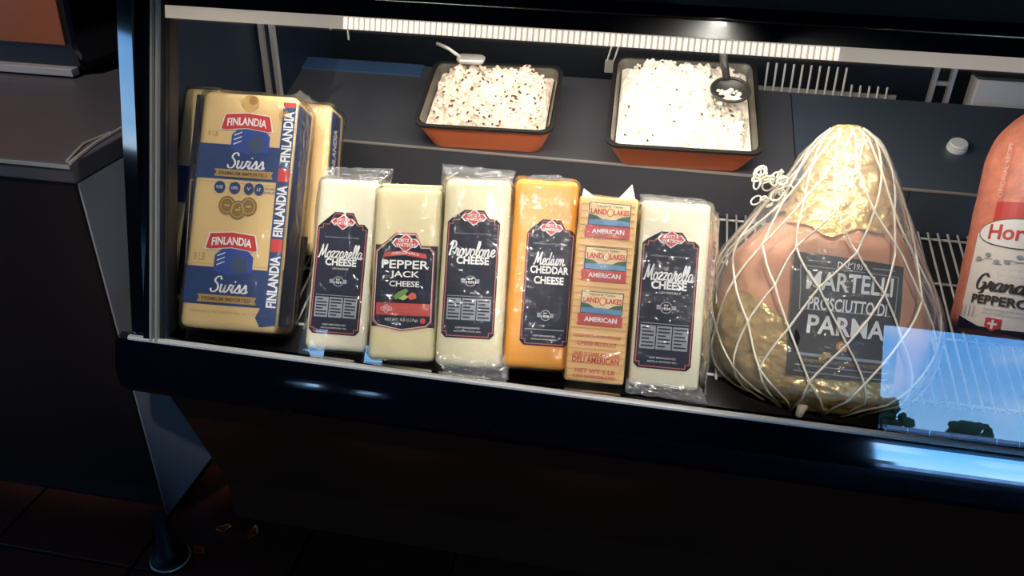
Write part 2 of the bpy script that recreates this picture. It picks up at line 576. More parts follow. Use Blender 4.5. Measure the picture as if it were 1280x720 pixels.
# rounded bumper below the glass
bump_prof = [(-0.006, 0.549)]
for a_ in (25, 24.6, 24.2, 23.8, 23.4, 23, 22.6, 22, 21, 19, 12, 4):
    y_, z_ = bump_prof[-1]
    bump_prof.append((y_ - .0042 * math.tan(R(a_)), z_ - .0042))
prof = [*bump_prof, (-0.0235, 0.470), (-0.012, 0.452), (0.0, 0.444), (0.05, 0.444), (0.05, 0.50), (0.012, 0.549)]
MB().prism(prof, -0.622, XR).build('bumper', M_bumper, case)
MB().prism([(-0.0085, 0.5492), (-0.0085, 0.5525), (-0.006, 0.5545), (-0.001, 0.5545), (-0.001, 0.5492)], -0.60, XR).build('glass_rail', mat('rail_alu', (225, 222, 216), 0.5, metal=0.2), case)
tn = math.tan(R(20))
def gy(z): return (z - 0.55) * tn
# front glass, leaning back 20 degrees
MB().prism([(gy(.5535), .5535), (gy(1.0), 1.0), (gy(1.0) + .006, 1.0), (gy(.5535) + .006, .5535)], -0.541, XR - 0.03).build('front_glass', M_glass, case)
# left end frame: black post, two chrome strips
def lean_strip(x0, x1, dy0, dy1, z0, z1):
    return MB().prism([(gy(z0) + dy0, z0), (gy(z1) + dy0, z1), (gy(z1) + dy1, z1), (gy(z0) + dy1, z0)], x0, x1)
lean_strip(-0.574, -0.5615, -0.008, 0.03, 0.5535, 1.06).build('end_post', M_black, case)
lean_strip(-0.5615, -0.5580, -0.012, 0.03, 0.5535, 1.06).build('chrome_strip', M_chrome, case)
lean_strip(-0.5580, -0.5530, -0.006, 0.03, 0.5535, 1.06).build('post_channel', M_blackm, case)
lean_strip(-0.5530, -0.5495, -0.012, 0.03, 0.5535, 1.06).build('chrome_strip', M_chrome, case)
lean_strip(-0.5495, -0.541, -0.004, 0.03, 0.5535, 1.06).build('post_seal', M_blackm, case)
# outer end cap, glossy, its face turned a little outwards
ec = MB()
c0 = [(-0.008, 0.470), (-0.002, 0.5535), (0.1432, 1.06), (0.18, 1.06), (0.042, 0.5535), (0.035, 0.470)]
ec.add([(-.574, y, z) for y, z in c0] + [(-.602, y + (.009 if i < 3 else 0), z) for i, (y, z) in enumerate(c0)],
       [(0, 1, 7, 6), (1, 2, 8, 7), (2, 3, 9, 8), (3, 4, 10, 9), (4, 5, 11, 10), (5, 0, 6, 11), (5, 4, 3, 2, 1, 0), (6, 7, 8, 9, 10, 11)])
ec.build('end_cap', mat('cap_gloss', (8, 10, 16), 0.06, spec=0.45), case)
for xe in (-0.612, XR - .012):
    MB().prism([(0.045, 0.5), (gy(1.0) + .033, 1.0), (0.9, 1.0), (0.9, 0.47), (0.045, 0.47)], xe, xe + .012).build('end_panel', M_navywall, case)
# hood with light bar
MB().prism([(0.158, 1.017), (0.170, 1.040), (0.185, 1.052), (0.88, 1.060), (0.88, 1.020), (0.215, 1.020)], -0.541, XR).build('hood', M_black, case)
MB().tube([(-0.54, .1685, 1.0385), (XR, .1685, 1.0385)], .0016, 10).build('hood_trim', mat('brass_trim', (206, 176, 120), 0.22, metal=1.0), case, smooth=True)
lb = MB().prism([(0.157, 0.9995), (0.162, 1.0165), (0.175, 1.0165), (0.172, 0.9995)], -0.541, XR).build('light_bar', mat('diffuser_tan', (196, 180, 160), 0.4, emit=0.5), case)
M_lens = mat('lens_lit', (255, 246, 228), 0.4, emit=0.95)
M_lensd = mat('lens_gap', (176, 164, 150), 0.4, emit=0.65)
lx0, lx1 = -0.275, 0.378
MB().prism([(0.1555, 1.0005), (0.1605, 1.0155), (0.161, 1.0155), (0.156, 1.0005)], lx0, lx1).build('light_lens', M_lensd, lb)
rb = MB()
n = 84
for i in range(n):
    x = lx0 + (lx1 - lx0) * (i + .5) / n
    rb.prism([(0.1535, 1.0008), (0.1585, 1.0152), (0.1605, 1.0152), (0.1555, 1.0008)], x - 0.0024, x + 0.0024)
tag(rb.build('lens_ribs', M_lens, lb), kind='stuff')
# deck pan (sloping up to the back), riser, upper shelf
td = math.tan(R(17)); ts = math.tan(R(20))
def dz(y): return 0.480 + (y - 0.02) * td
def sz(y): return 0.705 + (y - 0.505) * ts
MB().prism([(0.012, 0.50), (0.012, dz(.012) - .008), (0.505, dz(.505) - .008), (0.505, dz(.505) - .03), (0.0, 0.455), (0.0, 0.50)], XL, XR - .02).build('deck_pan', M_well, case)
for x0_, x1_, m_ in ((XL, 0.618, M_slate), (0.620, XR - .02, M_slate_sky)):
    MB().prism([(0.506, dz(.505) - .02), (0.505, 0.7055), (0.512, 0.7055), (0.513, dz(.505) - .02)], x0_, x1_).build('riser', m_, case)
MB().prism([(0.503, 0.7035), (0.503, 0.7065), (0.507, 0.7075), (0.509, 0.7045)], XL, XR - .02).build('riser_edge', M_steel, case)
xa = 0.425
MB().prism([(0.507, 0.7065), (0.752, sz(.752)), (0.752, sz(.752) - .012), (0.513, sz(.513) - .012)], XL, xa - .001).build('upper_shelf', M_slate, case)
MB().prism([(0.507, 0.7065), (0.752, sz(.752)), (0.752, sz(.752) - .012), (0.513, sz(.513) - .012)], xa + .001, XR - .02).build('upper_shelf', M_slate_sky, case)
MB().box(XL, XR - .02, 0.89, 0.90, 0.47, 1.02).build('rear_panel', M_rear, case)
MB().prism([(0.715, sz(.715) + .0004), (0.715, sz(.715) + .004), (0.751, sz(.751) + .004), (0.751, sz(.751) + .0004)], XL, -0.335).build('shelf_strip', M_blueband, case)  # thin blue strip flat on the rear left of the shelf
# slotted shelf standards, left and right
for bx, by, tw in ((-0.590, 0.52, 0.030), (0.690, 0.775, 0.040)):
    sb = MB()
    z0, z1 = (sz(by), 0.95) if bx < 0 else (0.775, 0.93)
    sb.box(bx, bx + .008, by, by + .012, z0, z1).box(bx + tw - .008, bx + tw, by, by + .012, z0, z1)
    if bx > 0:
        sb.box(bx + .008, bx + tw - .008, by + .002, by + .010, 0.822, 0.830).box(bx + .008, bx + tw - .008, by + .002, by + .010, 0.875, 0.883)
    sb.build('shelf_standard', M_steel, case)
cb = MB()
for o in (0, .035):
    cb.tube([(-0.50 + o, 0.60, 1.01), (-0.495 + o, .60, .97), (-0.48 + o, .60, .93), (-0.478 + o, .60, .895 - o * .5)], 0.0022)
cb.build('cable', M_steel, case)
# wire comb along the rear edge of the upper shelf
cbm = empty('wire_divider', (0.372, 0.772, 0.788), 'chrome wire comb divider at the back right of the upper shelf', 'rack')
MB().box(-0.01, 0.26, 0.006, 0.012, 0.0, 0.008).build('base_rail', M_steel, cbm)
for i in range(15):
    h = 0.058 if i < 10 else 0.025
    MB().tube([(0.004 + i * .0168, 0, 0.0), (0.002 + i * .0168, 0, h)], 0.0022, 6).build('wire', M_wire, cbm)
bx = empty('white_carton', (0.82, 0.80, 0.775), 'white carton at the far right behind the upper shelf', 'box')
MB().box(-0.045, 0.11, -0.015, 0.03, 0.0, 0.062).build('carton_body', mat('carton', (205, 203, 200), 0.7), bx, bevel=0.003)
MB().box(-0.047, 0.112, -0.018, 0.032, 0.0625, 0.068).build('lid', mat('carton_lid', (70, 72, 76), 0.6), bx, bevel=0.002)
# two little lamp-lit clips on the rear panel, between the tubs
cl = empty('wire_clip', (0.05, 0.80, 0.82), 'pair of small slanted chrome clips between the two tubs at the back', 'clip')
for i in (0, 1):
    MB().tube([(i * .014, 0, 0), (.008 + i * .014, 0, .034)], 0.002, 6).build('wire', M_wire, cl)
MB().box(-.004, .028, .002, .008, -.024, .002).build('base_rail', M_steel, cl)

# white wire grid lying on the deck
MB().prism([(0.013, dz(.013) - .006), (0.013, dz(.013) + .003), (0.125, dz(.125) + .003), (0.125, dz(.125) - .006)], XL, XR - .02).build('front_ledge', M_blackm, case)
grid = empty('wire_deck_grid', (0, 0.128, dz(.128)), 'white wire shelf grid lying on the deck under the cheeses and ham', 'rack')
L0 = 0.372 / math.cos(R(17))
gd = Vector((0, math.cos(R(17)), math.sin(R(17))))
gn = Vector((0, -math.sin(R(17)), math.cos(R(17))))
wire_src = MB().tube([gn * .0015, gd * L0 + gn * .0015], 0.0021, 6).build('wire', M_wire, grid, smooth=True)
wx = [-0.56 + i * 0.0168 for i in range(126)]
wire_src.location.x = wx[0]
for x in wx[1:]:
    c = wire_src.copy(); COL.objects.link(c); c.parent = grid; c.location.x = x
for q in (0.03, 0.36, 0.68, 0.97):
    MB().tube([gd * L0 * q - gn * .0028 + Vector((-0.565, 0, 0)), gd * L0 * q - gn * .0028 + Vector((1.565, 0, 0))], 0.0024, 6).build('cross_wire', M_wire, grid)
# dark slanted plates the loaves lean on, low enough to stay behind them
for x0, x1, yb, zb, ta, tb in ((-0.30, 0.255, 0.103, 0.503, .022, .185), (-0.51, -0.385, 0.108, 0.512, .012, .165)):
    p0 = (yb + .559 * ta, zb + .828 * ta); p1 = (yb + .559 * tb, zb + .828 * tb)
    MB().prism([p0, p1, (p1[0] + .0033, p1[1] - .0022), (p0[0] + .0033, p0[1] - .0022)], x0, x1).build('loaf_rest', M_blackm, case)

# white round cap on the upper shelf
pl = empty('round_cap', (0.715, 0.622, sz(.622)), 'small white round cap lying on the upper shelf at right', 'cap')
pl.rotation_euler = (R(20), 0, 0)
for nm, r0, r1, za, zb in (('cap_base', .018, .0175, 0, .008), ('cap_top', .0165, .0145, .0085, .015)):
    MB().loft([[Vector((r * math.cos(a), r * math.sin(a), z)) for a in [2 * math.pi * k / 28 for k in range(28)]] for r, z in ((r0, za), (r0, zb - .002), (r1, zb))]).build(nm, mat('white_plastic', (222, 224, 224), 0.35), pl)

# ================================================================== TUBS WITH SALAD
M_liner = mat('tub_black', (34, 33, 32), 0.35)
M_inner = mat('tub_inside', (96, 92, 84), 0.3)
M_salad = mat('salad_white', (245, 236, 218), 0.6, var=0.10, vscale=55, bump=0.5, bscale=140)
M_saladp = mat('salad_cream', (236, 218, 196), 0.6, var=0.16, vscale=70, bump=0.5, bscale=140)
M_speck = mat('salad_speck', (92, 62, 48), 0.6)
def tub(x, y, w, d, yaw, label):
    base = Matrix.Translation((x, y, sz(y) + .001)) @ Matrix.Rotation(R(20), 4, 'X') @ Matrix.Rotation(R(yaw), 4, 'Z')
    t = empty('serving_tub', None, label, 'tub', 'orange tubs on the upper shelf', mtx=base)
    H = 0.062
    k = 0.80
    MB().loft([rrect(w * k, d * k, .018, 0), rrect(w * (k + .02), d * (k + .02), .02, .003), rrect(w * .985, d * .985, .022, H - .004), rrect(w, d, .022, H - .003), rrect(w, d, .022, H),
               rrect(w - .012, d - .012, .02, H), rrect(w * k - .01, d * k - .01, .016, .006)]).build('shell', M_orange, t, smooth=False)
    MB().loft([rrect(w + .004, d + .004, .023, H + .0004), rrect(w + .004, d + .004, .023, H + .005), rrect(w - .008, d - .008, .021, H + .005), rrect(w - .012, d - .012, .02, H + .0004)], closed=True).build('rim', M_liner, t)
    MB().loft([rrect(w - .013, d - .013, .02, H + .004), rrect(w * k - .012, d * k - .012, .016, .0075)], cap=False).build('liner', M_inner, t)
    return t, base, H
def heap(base, H, w, d, label, m, peak, sidex, specks, seed, base_h=0.0, name='chunky_salad'):
    rnd = random.Random(seed)
    s = MB()
    N = 70
    def fz(a, b):
        u, v = a * 2 - 1, b * 2 - 1
        e = max(0, 1 - (abs(u) ** 5 + abs(v) ** 5)) 
        q = Vector((u * w, v * d, seed))
        nz = noise.noise(q * 16) * .018 + noise.noise(q * 45) * .010 + noise.noise(q * 120) * .005
        hz = H - .012 + base_h + peak * e * (0.75 + 0.35 * v + sidex * u) + nz * min(1, e * 3)
        return Vector((u * (w * .5 - .016), v * (d * .5 - .016), max(hz, H - .03)))
    s.grid(fz, N, N)
    # skirt to the bottom
    ring = [fz(i / 24, 0) for i in range(24)] + [fz(1, i / 24) for i in range(24)] + [fz(1 - i / 24, 1) for i in range(24)] + [fz(0, 1 - i / 24) for i in range(24)]
    s.loft([ring, [Vector((p.x * .84, p.y * .84, .012)) for p in ring]], cap=False)
    for i in range(420):
        a, b = rnd.random() * .94 + .03, rnd.random() * .94 + .03
        p = fz(a, b)
        r = rnd.uniform(.0014, .0046)
        rings = []
        for j in range(5):
            ph = math.pi * (j + .35) / 4.7
            rings.append([p + Vector((math.sin(ph) * math.cos(g) * r * rnd.uniform(.7, 1.5), math.sin(ph) * math.sin(g) * r * rnd.uniform(.7, 1.5), math.cos(ph) * r * .8)) for g in [2 * math.pi * q / 6 for q in range(6)]])
        s.loft(rings)
    o = s.build(name, m, None, smooth=True, fixn=True)
    o.matrix_world = base
    tag(o, label, 'food', kind='stuff')
    sp = MB()
    for i in range(specks):
        a, b = rnd.random() * .9 + .05, rnd.random() * .9 + .05
        p = fz(a, b) + Vector((0, 0, .003))
        r = rnd.uniform(.0012, .003)
        an = rnd.uniform(0, 3.14)
        e1 = Vector((math.cos(an), math.sin(an), .2)) * r * 1.8; e2 = Vector((-math.sin(an), math.cos(an), .1)) * r; e3 = Vector((0, 0, r))
        sp.add([p - e1, p + e1, p - e2, p + e2, p - e3, p + e3], [(0, 2, 5), (2, 1, 5), (1, 3, 5), (3, 0, 5), (2, 0, 4), (1, 2, 4), (3, 1, 4), (0, 3, 4)])
    if specks:
        so = sp.build('herb_flecks', M_speck, o)
        tag(so, kind='stuff')
    return o, fz
t1, b1, H1 = tub(-0.152, 0.590, 0.258, 0.205, 2, 'left orange tub with black rim, holding speckled cream salad')
heap(b1, H1, .258, .205, 'speckled cream chunky salad heaped in the left tub', M_saladp, 0.042, 0.10, 150, 3)
t2, b2, H2 = tub(0.212, 0.612, 0.272, 0.275, 2, 'right orange tub with black rim, holding white salad and a spoon')
o2, fz2 = heap(b2, H2, .272, .275, 'bright white shredded salad heaped in the right tub', M_salad, 0.040, -0.10, 45, 9)
# dark slotted spoon in the right tub
M_spoon = mat('spoon_dark', (52, 49, 47), 0.35)
sp = empty('slotted_spoon', None, 'dark serving spoon sunk in the white salad of the right tub', 'spoon', mtx=b2 @ Matrix.Translation((0.078, 0.000, H2 + .032)))
MB().grid(lambda a, b: Vector((math.cos(a * 6.2832) * .034 * b, math.sin(a * 6.2832) * .036 * b - .012, -.014 * (1 - b * b) + .012)), 24, 5).build('bowl', M_spoon, sp, smooth=True)
MB().tube([(math.cos(a) * .034, math.sin(a) * .036 - .012, .013) for a in [6.2832 * k / 24 for k in range(24)]], .0028, 6, closed=True).build('rim', M_spoon, sp, smooth=True)
MB().tube([(-.006, .020, .012), (-.014, .05, .035), (-.022, .085, .075), (-.026, .11, .115)], lambda q: .007 + .003 * q, 8).build('handle', M_spoon, sp, smooth=True)
rnd = random.Random(21)
cm = MB()
for i in range(30):
    c = Vector((.078 + rnd.uniform(-.024, .022), -.012 + rnd.uniform(-.030, .010), H2 + .032 + rnd.uniform(.000, .008)))
    r = rnd.uniform(.0025, .0055)
    cm.loft([[c + Vector((math.sin(p) * math.cos(g) * r * rnd.uniform(.7, 1.6), math.sin(p) * math.sin(g) * r * rnd.uniform(.7, 1.6), math.cos(p) * r * .7)) for g in [6.2832 * q / 6 for q in range(6)]] for p in (.3, .95, 1.6, 2.2, 2.85)])
tag(cm.build('salad_clump', M_salad, o2, smooth=True), kind='stuff')
# bright metal spoon handle in the left tub
ms = empty('metal_spoon', None, 'bright steel spoon lying at the back of the left tub', 'spoon', mtx=b1 @ Matrix.Translation((-0.045, 0.055, H1 + .040)))
MB().loft([rrect(.05, .022, .009, 0), rrect(.056, .026, .010, .006), rrect(.05, .022, .009, .009)]).build('bowl', M_chrome, ms, smooth=True)
MB().tube([(-.02, .002, .006), (-.045, .012, .018), (-.07, .022, .022)], .0035, 8).build('handle', M_chrome, ms, smooth=True)

# ================================================================== CHEESES
M_moz = mat('cheese_white', (238, 230, 204), 0.45, var=0.04, vscale=12, bump=0.06, bscale=30, sss=0.15)
M_moz2 = mat('cheese_ivory', (240, 232, 202), 0.45, var=0.04, vscale=12, bump=0.06, bscale=30, sss=0.15)
M_pj = mat('cheese_pepper_jack', (240, 226, 178), 0.45, var=0.05, vscale=14, bump=0.06, bscale=30, sss=0.15)
M_prov = mat('cheese_provolone', (234, 224, 188), 0.45, var=0.04, vscale=12, bump=0.06, bscale=30, sss=0.15)
M_ched = mat('cheese_cheddar', (240, 166, 60), 0.45, var=0.05, vscale=12, bump=0.06, bscale=30, sss=0.15)
M_amer = mat('cheese_american', (250, 206, 138), 0.42, var=0.05, vscale=12, sss=0.15)
M_fin = mat('cream_wrapper', (226, 194, 136), 0.4, var=0.04, vscale=10, bump=0.08, bscale=25)

def frame(bc, x, z):
    z = Vector(z).normalized(); x = Vector(x); x = (x - z * x.dot(z)).normalized(); y = z.cross(x)
    m = Matrix((x, y, z)).transposed().to_4x4()
    m.translation = Vector(bc)
    return m

def soft_block(w, h, d, r=0.010, wob=0.0007, seed=0, n=(8, 18, 8)):
    """rounded block, front face on y=0, standing on z=0"""
    bm = bmesh.new()
    bmesh.ops.create_cube(bm, size=1)
    bmesh.ops.scale(bm, vec=(w, d, h), verts=bm.verts)
    bmesh.ops.bevel(bm, geom=bm.edges[:], offset=r, segments=4, affect='EDGES', profile=0.5)
    for ax in range(3):
        es = [e for e in bm.edges if e.calc_length() > 0.03 and abs((e.verts[0].co - e.verts[1].co).normalized()[ax]) > .9]
        if es:
            bmesh.ops.subdivide_edges(bm, edges=es, cuts=n[ax], use_grid_fill=True)
    for v in bm.verts:
        q = v.co * 22 + Vector((seed * 7.1, 0, 0))
        v.co += Vector((noise.noise(q), noise.noise(q + Vector((9, 0, 0))), noise.noise(q + Vector((0, 9, 0))))) * wob
        v.co += Vector((0, d / 2, h / 2))
    mb = MB()
    bm.verts.index_update()
    mb.v = [v.co.copy() for v in bm.verts]
    mb.f = [tuple(v.index for v in f.verts) for f in bm.faces]
    bm.free()
    return mb

def wrap(parent, w, h, d, pad=0.004, fins=(), seed=0, wob=0.004):
    mb = soft_block(w + 2 * pad, h + 2 * pad, d + 2 * pad, r=0.012, wob=wob, seed=seed + 3)
    for v in mb.v:
        v.y -= pad; v.z -= pad
    o = mb.build('plastic_wrap', M_film, parent, smooth=True)
    for fin in fins:
        a, b, c, e = [Vector(p) for p in fin]          # four corners (u, y, v)
        def fn(s, t):
            p = (a * (1 - s) + b * s) * (1 - t) + (e * (1 - s) + c * s) * t
            k = noise.noise(Vector((s * 4, t * 3, seed))) * .006 * t
            k2 = noise.noise(Vector((s * 9, t * 2, seed + 5))) * .003 * t
            return p + Vector((k2, k, k2))
        MB().grid(fn, 16, 8).build('wrap_flap', M_filmfin, o, smooth=True, fixn=False)
    return o

def notched(u0, u1, v0, v1, c, bu=None, bw=0, bh=0):
    """label outline with notched corners and an emblem bump on top"""
    pts = [(u0 + c, v0), (u1 - c, v0), (u1 - c, v0 + c), (u1, v0 + c), (u1, v1 - c), (u1 - c, v1 - c), (u1 - c, v1)]
    if bu is not None:
        pts += [(bu + bw, v1), (bu + bw * .62, v1 + bh), (bu - bw * .62, v1 + bh), (bu - bw, v1)]
    pts += [(u0 + c, v1), (u0 + c, v1 - c), (u0, v1 - c), (u0, v0 + c), (u0 + c, v0 + c)]
    return pts

def emblem(lab, u, v, w, h, fm=face_front, lay=.0022):
    o = [(u - w, v), (u - w * .72, v + h * .45), (u - w * .45, v + h * .45), (u, v + h), (u + w * .45, v + h * .45), (u + w * .72, v + h * .45),
         (u + w, v), (u + w * .72, v - h * .45), (u + w * .45, v - h * .45), (u, v - h), (u - w * .45, v - h * .45), (u - w * .72, v - h * .45)]
    flat('emblem_border', M_white, [o], lay, lab, fm)
    i = [(u + (a - u) * .88, v + (b - v) * .86) for a, b in o]
    flat('emblem', M_red, [i], lay + .0005, lab, fm)
    txt('DIETZ &', M_white, u, v + h * .24, h * .34, lay + .001, lab, w=w * 1.0, bold=.02, fm=fm)
    txt('WATSON', M_white, u, v - h * .20, h * .36, lay + .001, lab, w=w * 1.35, bold=.02, fm=fm)

def deli_label(t, w, h, u0, u1, v0, v1, bump, line1, line2, lactose=True, low=False, panel=True):
    """navy label with coral outline; u, v as fractions of the loaf face"""
    U = lambda q: (q - .5) * w
    a, b, c, d, e = U(u0), U(u1), v0 * h, v1 * h, bump * h
    mu = (a + b) / 2; W = b - a; HH = d - c
    out = notched(a, b, c, d, .006, mu, W * .30, e - d)
    lab = flat('label', M_navy, [out], .0010, t, thick=.0010)
    ring, inn = frame_polys([(mu + (p[0] - mu) * .955, (c + e) / 2 + (p[1] - (c + e) / 2) * .975) for p in out], .0011)
    flat('label_border', M_coral, ring, .0014, lab)
    emblem(lab, mu, d + (e - d) * .12, W * .25, HH * .072)
    if lactose:
        txt('NATURALLY LACTOSE FREE', M_grey, mu, c + HH * .872, HH * .013, .0016, lab, w=W * .68)
    y = c + HH * .745
    script(line1, M_white, mu, y, HH * (.135 if line1 != 'Medium' else .12), .0018, lab, w=W * (.90 if len(line1) > 7 else .80 if line1 != 'Medium' else .66))
    y -= HH * .098
    for ln in line2:
        txt(ln, M_white, mu + W * .02, y, HH * .066, .0018, lab, w=W * (.62 if ln == 'CHEESE' else .80), bold=.035)
        y -= HH * .088
    if low:
        txt('LOW MOISTURE', M_white, mu + W * .02, y + HH * .03, HH * .016, .0016, lab, w=W * .32)
    # round seal
    by = c + HH * (.475 if panel else .26)
    flat('seal', M_grey, frame_polys(ellipse(mu, by, W * .11, HH * .046), .0012)[0] + [[(mu - W * .17, by - .003), (mu - W * .10, by - .003), (mu - W * .10, by + .003), (mu - W * .17, by + .003)], [(mu + W * .10, by - .003), (mu + W * .17, by - .003), (mu + W * .17, by + .003), (mu + W * .10, by + .003)]], .0015, lab)
    txt('EST', M_white, mu, by + HH * .016, HH * .015, .0018, lab, w=W * .08, bold=.02)
    txt('1939', M_white, mu, by - HH * .010, HH * .022, .0018, lab, w=W * .15, bold=.03)
    if panel:
        # nutrition panel: three grey boxes with dark rows
        for k in range(3):
            x0 = a + W * (.08 + k * .285); x1 = x0 + W * .265
            y0, y1 = c + HH * .15, c + HH * .33
            bx = flat('facts_box', M_grey, [rect(x0, x1, y0, y1)], .0015, lab)
            rows = []
            for r in range(6):
                yy = y1 - (y1 - y0) * (r + .7) / 6.6
                rows.append(rect(x0 + .002, x1 - .002 - (.006 if (r + k) % 3 == 0 else 0), yy - .0013, yy + .0008))
            flat('fine_print', M_navy, rows, .0019, lab)
        flat('label_rule', M_grey, [rect(a + W * .08, b - W * .08, c + HH * .345, c + HH * .350)], .0015, lab)
    else:
        flat('label_rule', M_grey, [rect(a + W * .10, b - W * .10, c + HH * .135, c + HH * .142)], .0015, lab)
    txt('KEEP REFRIGERATED', M_white, mu, c + HH * .085, HH * .014, .0016, lab, w=W * .46)
    txt('DIETZ & WATSON, INC.', M_white, mu, c + HH * .055, HH * .014, .0016, lab, w=W * .52)
    return lab

def loaf(name, label, bc, x, z, w, h, d, m, seed, fins, group='wrapped cheese loaves at the front of the case', r=.010, pad=.004):
    fr = frame(bc, x, z)
    t = empty(name, None, label, 'cheese', group, mtx=fr)
    soft_block(w, h, d, r=r, seed=seed).build('cheese_block', m, t, smooth=True)
    wrap(t, w, h, d, pad, fins, seed)
    return t

D = 0.092
# 1 first mozzarella
w, h = .093, .258
t = loaf('mozzarella_loaf', 'narrow white mozzarella loaf right beside the tall Swiss block', (-0.2706, 0.0073, .567), (.996, .086, -.005), (-.044, .559, .828), w, h, D, M_moz, 1,
         [((-w / 2, .02, h), (w / 2, .02, h), (w / 2 + .012, .03, h + .026), (-w / 2 - .004, .03, h + .022)), ((w / 2, .01, h * .55), (w / 2, .01, h), (w / 2 + .012, .03, h + .026), (w / 2 + .006, .02, h * .55))])
deli_label(t, w, h, .06, .88, .09, .735, .80, 'Mozzarella', ['CHEESE'], low=True)
# 2 pepper jack
w, h = .099, .256
t = loaf('pepper_jack_loaf', 'pepper jack loaf with red banner and peppers on its label', (-0.1664, 0.0035, .567), (.99, .14, 0), (-.079, .557, .826), w, h, D, M_pj, 2, [], pad=.003)
MB().box(-w / 2 + .004, w / 2 - .004, .022, .070, h + .001, h + .009).build('wrapper_fold', M_pj, t, bevel=.002)
U = lambda q: (q - .5) * w
lab = flat('label', M_navy, [rect(-w / 2 + .004, w / 2 - .003, .19 * h, .66 * h)], .0010, t, thick=.001)
out = notched(U(.05), U(.93), .19 * h, .655 * h, .007, U(.49), .024, .020)
out = [(u, v - (.010 if (v < .20 * h and abs(u - U(.49)) < .03) else 0)) for u, v in out]
out.insert(1, (U(.49), .165 * h))
flat('label_border', M_coral, [out], .0016, lab)
o2_ = [(U(.49) + (u - U(.49)) * .945, .42 * h + (v - .42 * h) * .955) for u, v in out]
flat('label_border', M_white, [[(U(.49) + (u - U(.49)) * .965, .42 * h + (v - .42 * h) * .97) for u, v in out]], .0019, lab)
flat('label_panel', M_navy, [o2_], .0022, lab)
emblem(lab, U(.49), .672 * h, .021, .0145, lay=.0028)
flat('ribbon', M_red, [[(U(.16), .588 * h), (U(.49), .602 * h), (U(.82), .585 * h), (U(.80), .612 * h), (U(.49), .630 * h), (U(.18), .615 * h)]], .0027, lab)
txt('ORIGINALS', M_white, U(.49), .607 * h, .0035, .0031, lab, w=.040, arch=.002)
txt('PEPPER', M_white, U(.50), .548 * h, .0125, .0030, lab, w=.070, bold=.02)
txt('JACK', M_white, U(.50), .487 * h, .0120, .0030, lab, w=.043, bold=.02)
txt('CHEESE', M_white, U(.50), .436 * h, .0085, .0030, lab, w=.044, bold=.02)
for c_, pts in (((92, 140, 48), [(.34, .36), (.40, .385), (.52, .41), (.57, .40), (.50, .365), (.38, .345)]), ((206, 84, 44), [(.55, .365), (.62, .39), (.68, .38), (.69, .355), (.60, .345)]), ((170, 190, 96), [(.42, .35), (.52, .375), (.57, .36), (.50, .342)])):
    flat('pepper_picture', mat('pepper_%d' % c_[0], c_, 0.4), [[(U(a), b * h) for a, b in pts]], .0029 + .0003 * (c_[0] == 170), lab)
bn = flat('banner', M_red, [rect(U(.10), U(.90), .255 * h, .325 * h)], .0027, lab)
txt('PASTEURIZED PROCESS', M_coral, U(.58), .300 * h, .0045, .0031, lab, w=.044)
txt('CHEESE WITH PEPPERS', M_coral, U(.58), .277 * h, .0045, .0031, lab, w=.044)
emblem(lab, U(.25), .29 * h, .009, .007, lay=.0030)
txt('NET WT. 5LB (2.27kg)', M_white, U(.48), .228 * h, .0050, .0030, lab, w=.048)
flat('badge', M_red, [ellipse(U(.80), .228 * h, .0042, .0042)], .0030, lab)
# 3 provolone
w, h = .098, .276
t = loaf('provolone_loaf', 'pale provolone loaf with flaring clear plastic ends, left of the orange cheddar', (-0.0679, 0.0074, .567), (.996, .081, .022), (-.064, .558, .827), w, h, D, M_prov, 3,
         [((-w / 2, .02, h), (w / 2, .02, h), (w / 2 + .002, .03, h + .020), (-w / 2 - .012, .03, h + .028)), ((-w / 2, .012, h * .3), (-w / 2, .012, h), (-w / 2 - .012, .03, h + .028), (-w / 2 - .003, .012, h * .3)),
          ((-w / 2 - .003, .002, .03), (w / 2 + .006, .002, .02), (w / 2 + .009, -.006, -.020), (-w / 2 + .020, -.006, -.020)), ((w / 2, .012, -.01), (w / 2, .012, h * .9), (w / 2 + .010, .02, h * .75), (w / 2 + .012, .012, -.018))])
deli_label(t, w, h, .08, .87, .15, .785, .83, 'Provolone', ['CHEESE'])
# 4 cheddar
w, h = .094, .278
t = loaf('cheddar_loaf', 'bright orange medium cheddar loaf with navy label', (0.0281, 0.024, .567), (.996, .094, -.006), (-.048, .559, .828), w, h, D, M_ched, 4,
         [((-w / 2 + .01, .02, h), (w / 2 - .006, .02, h), (w / 2 - .028, .04, h + .016), (-w / 2 + .024, .04, h + .014))])
deli_label(t, w, h, .24, .985, .12, .735, .785, 'Medium', ['CHEDDAR', 'CHEESE'], panel=False)
# 5 stack of american slices in one wrapper
w, h = .084, .266
t = loaf('american_cheese_stack', 'sliced American cheese stack in clear wrapper with three red banners', (0.1154, 0.0082, .567), (.997, .07, -.016), (-.026, .559, .829), w, h, D, M_amer, 5, [], r=.004, pad=.003)
M_paper = mat('white_paper', (232, 228, 222), 0.6)
for pts in ([(-w / 2 + .002, .02, h), (-w / 2 + .026, .02, h), (-w / 2 + .004, .02, h + .014)], [(w / 2 - .030, .015, h), (w / 2 - .002, .02, h - .004), (w / 2 - .010, .022, h + .026)]):
    mb = MB()
    a, b, c = [Vector(p) for p in pts]
    off = Vector((0, .0015, 0))
    mb.add([a, b, c, a + off, b + off, c + off], [(0, 1, 2), (5, 4, 3), (0, 3, 4, 1), (1, 4, 5, 2), (2, 5, 3, 0)])
    mb.build('paper_corner', M_paper, t)
M_slice = mat('slice_edge', (228, 174, 104), 0.45)
for i in range(26):
    v = .006 + i * .0099
    MB().box(-w / 2 + .003, w / 2 - .003, -.0012, .001, v, v + .0012 + (.0012 if i < 11 else 0)).build('slice_line', M_slice, t)
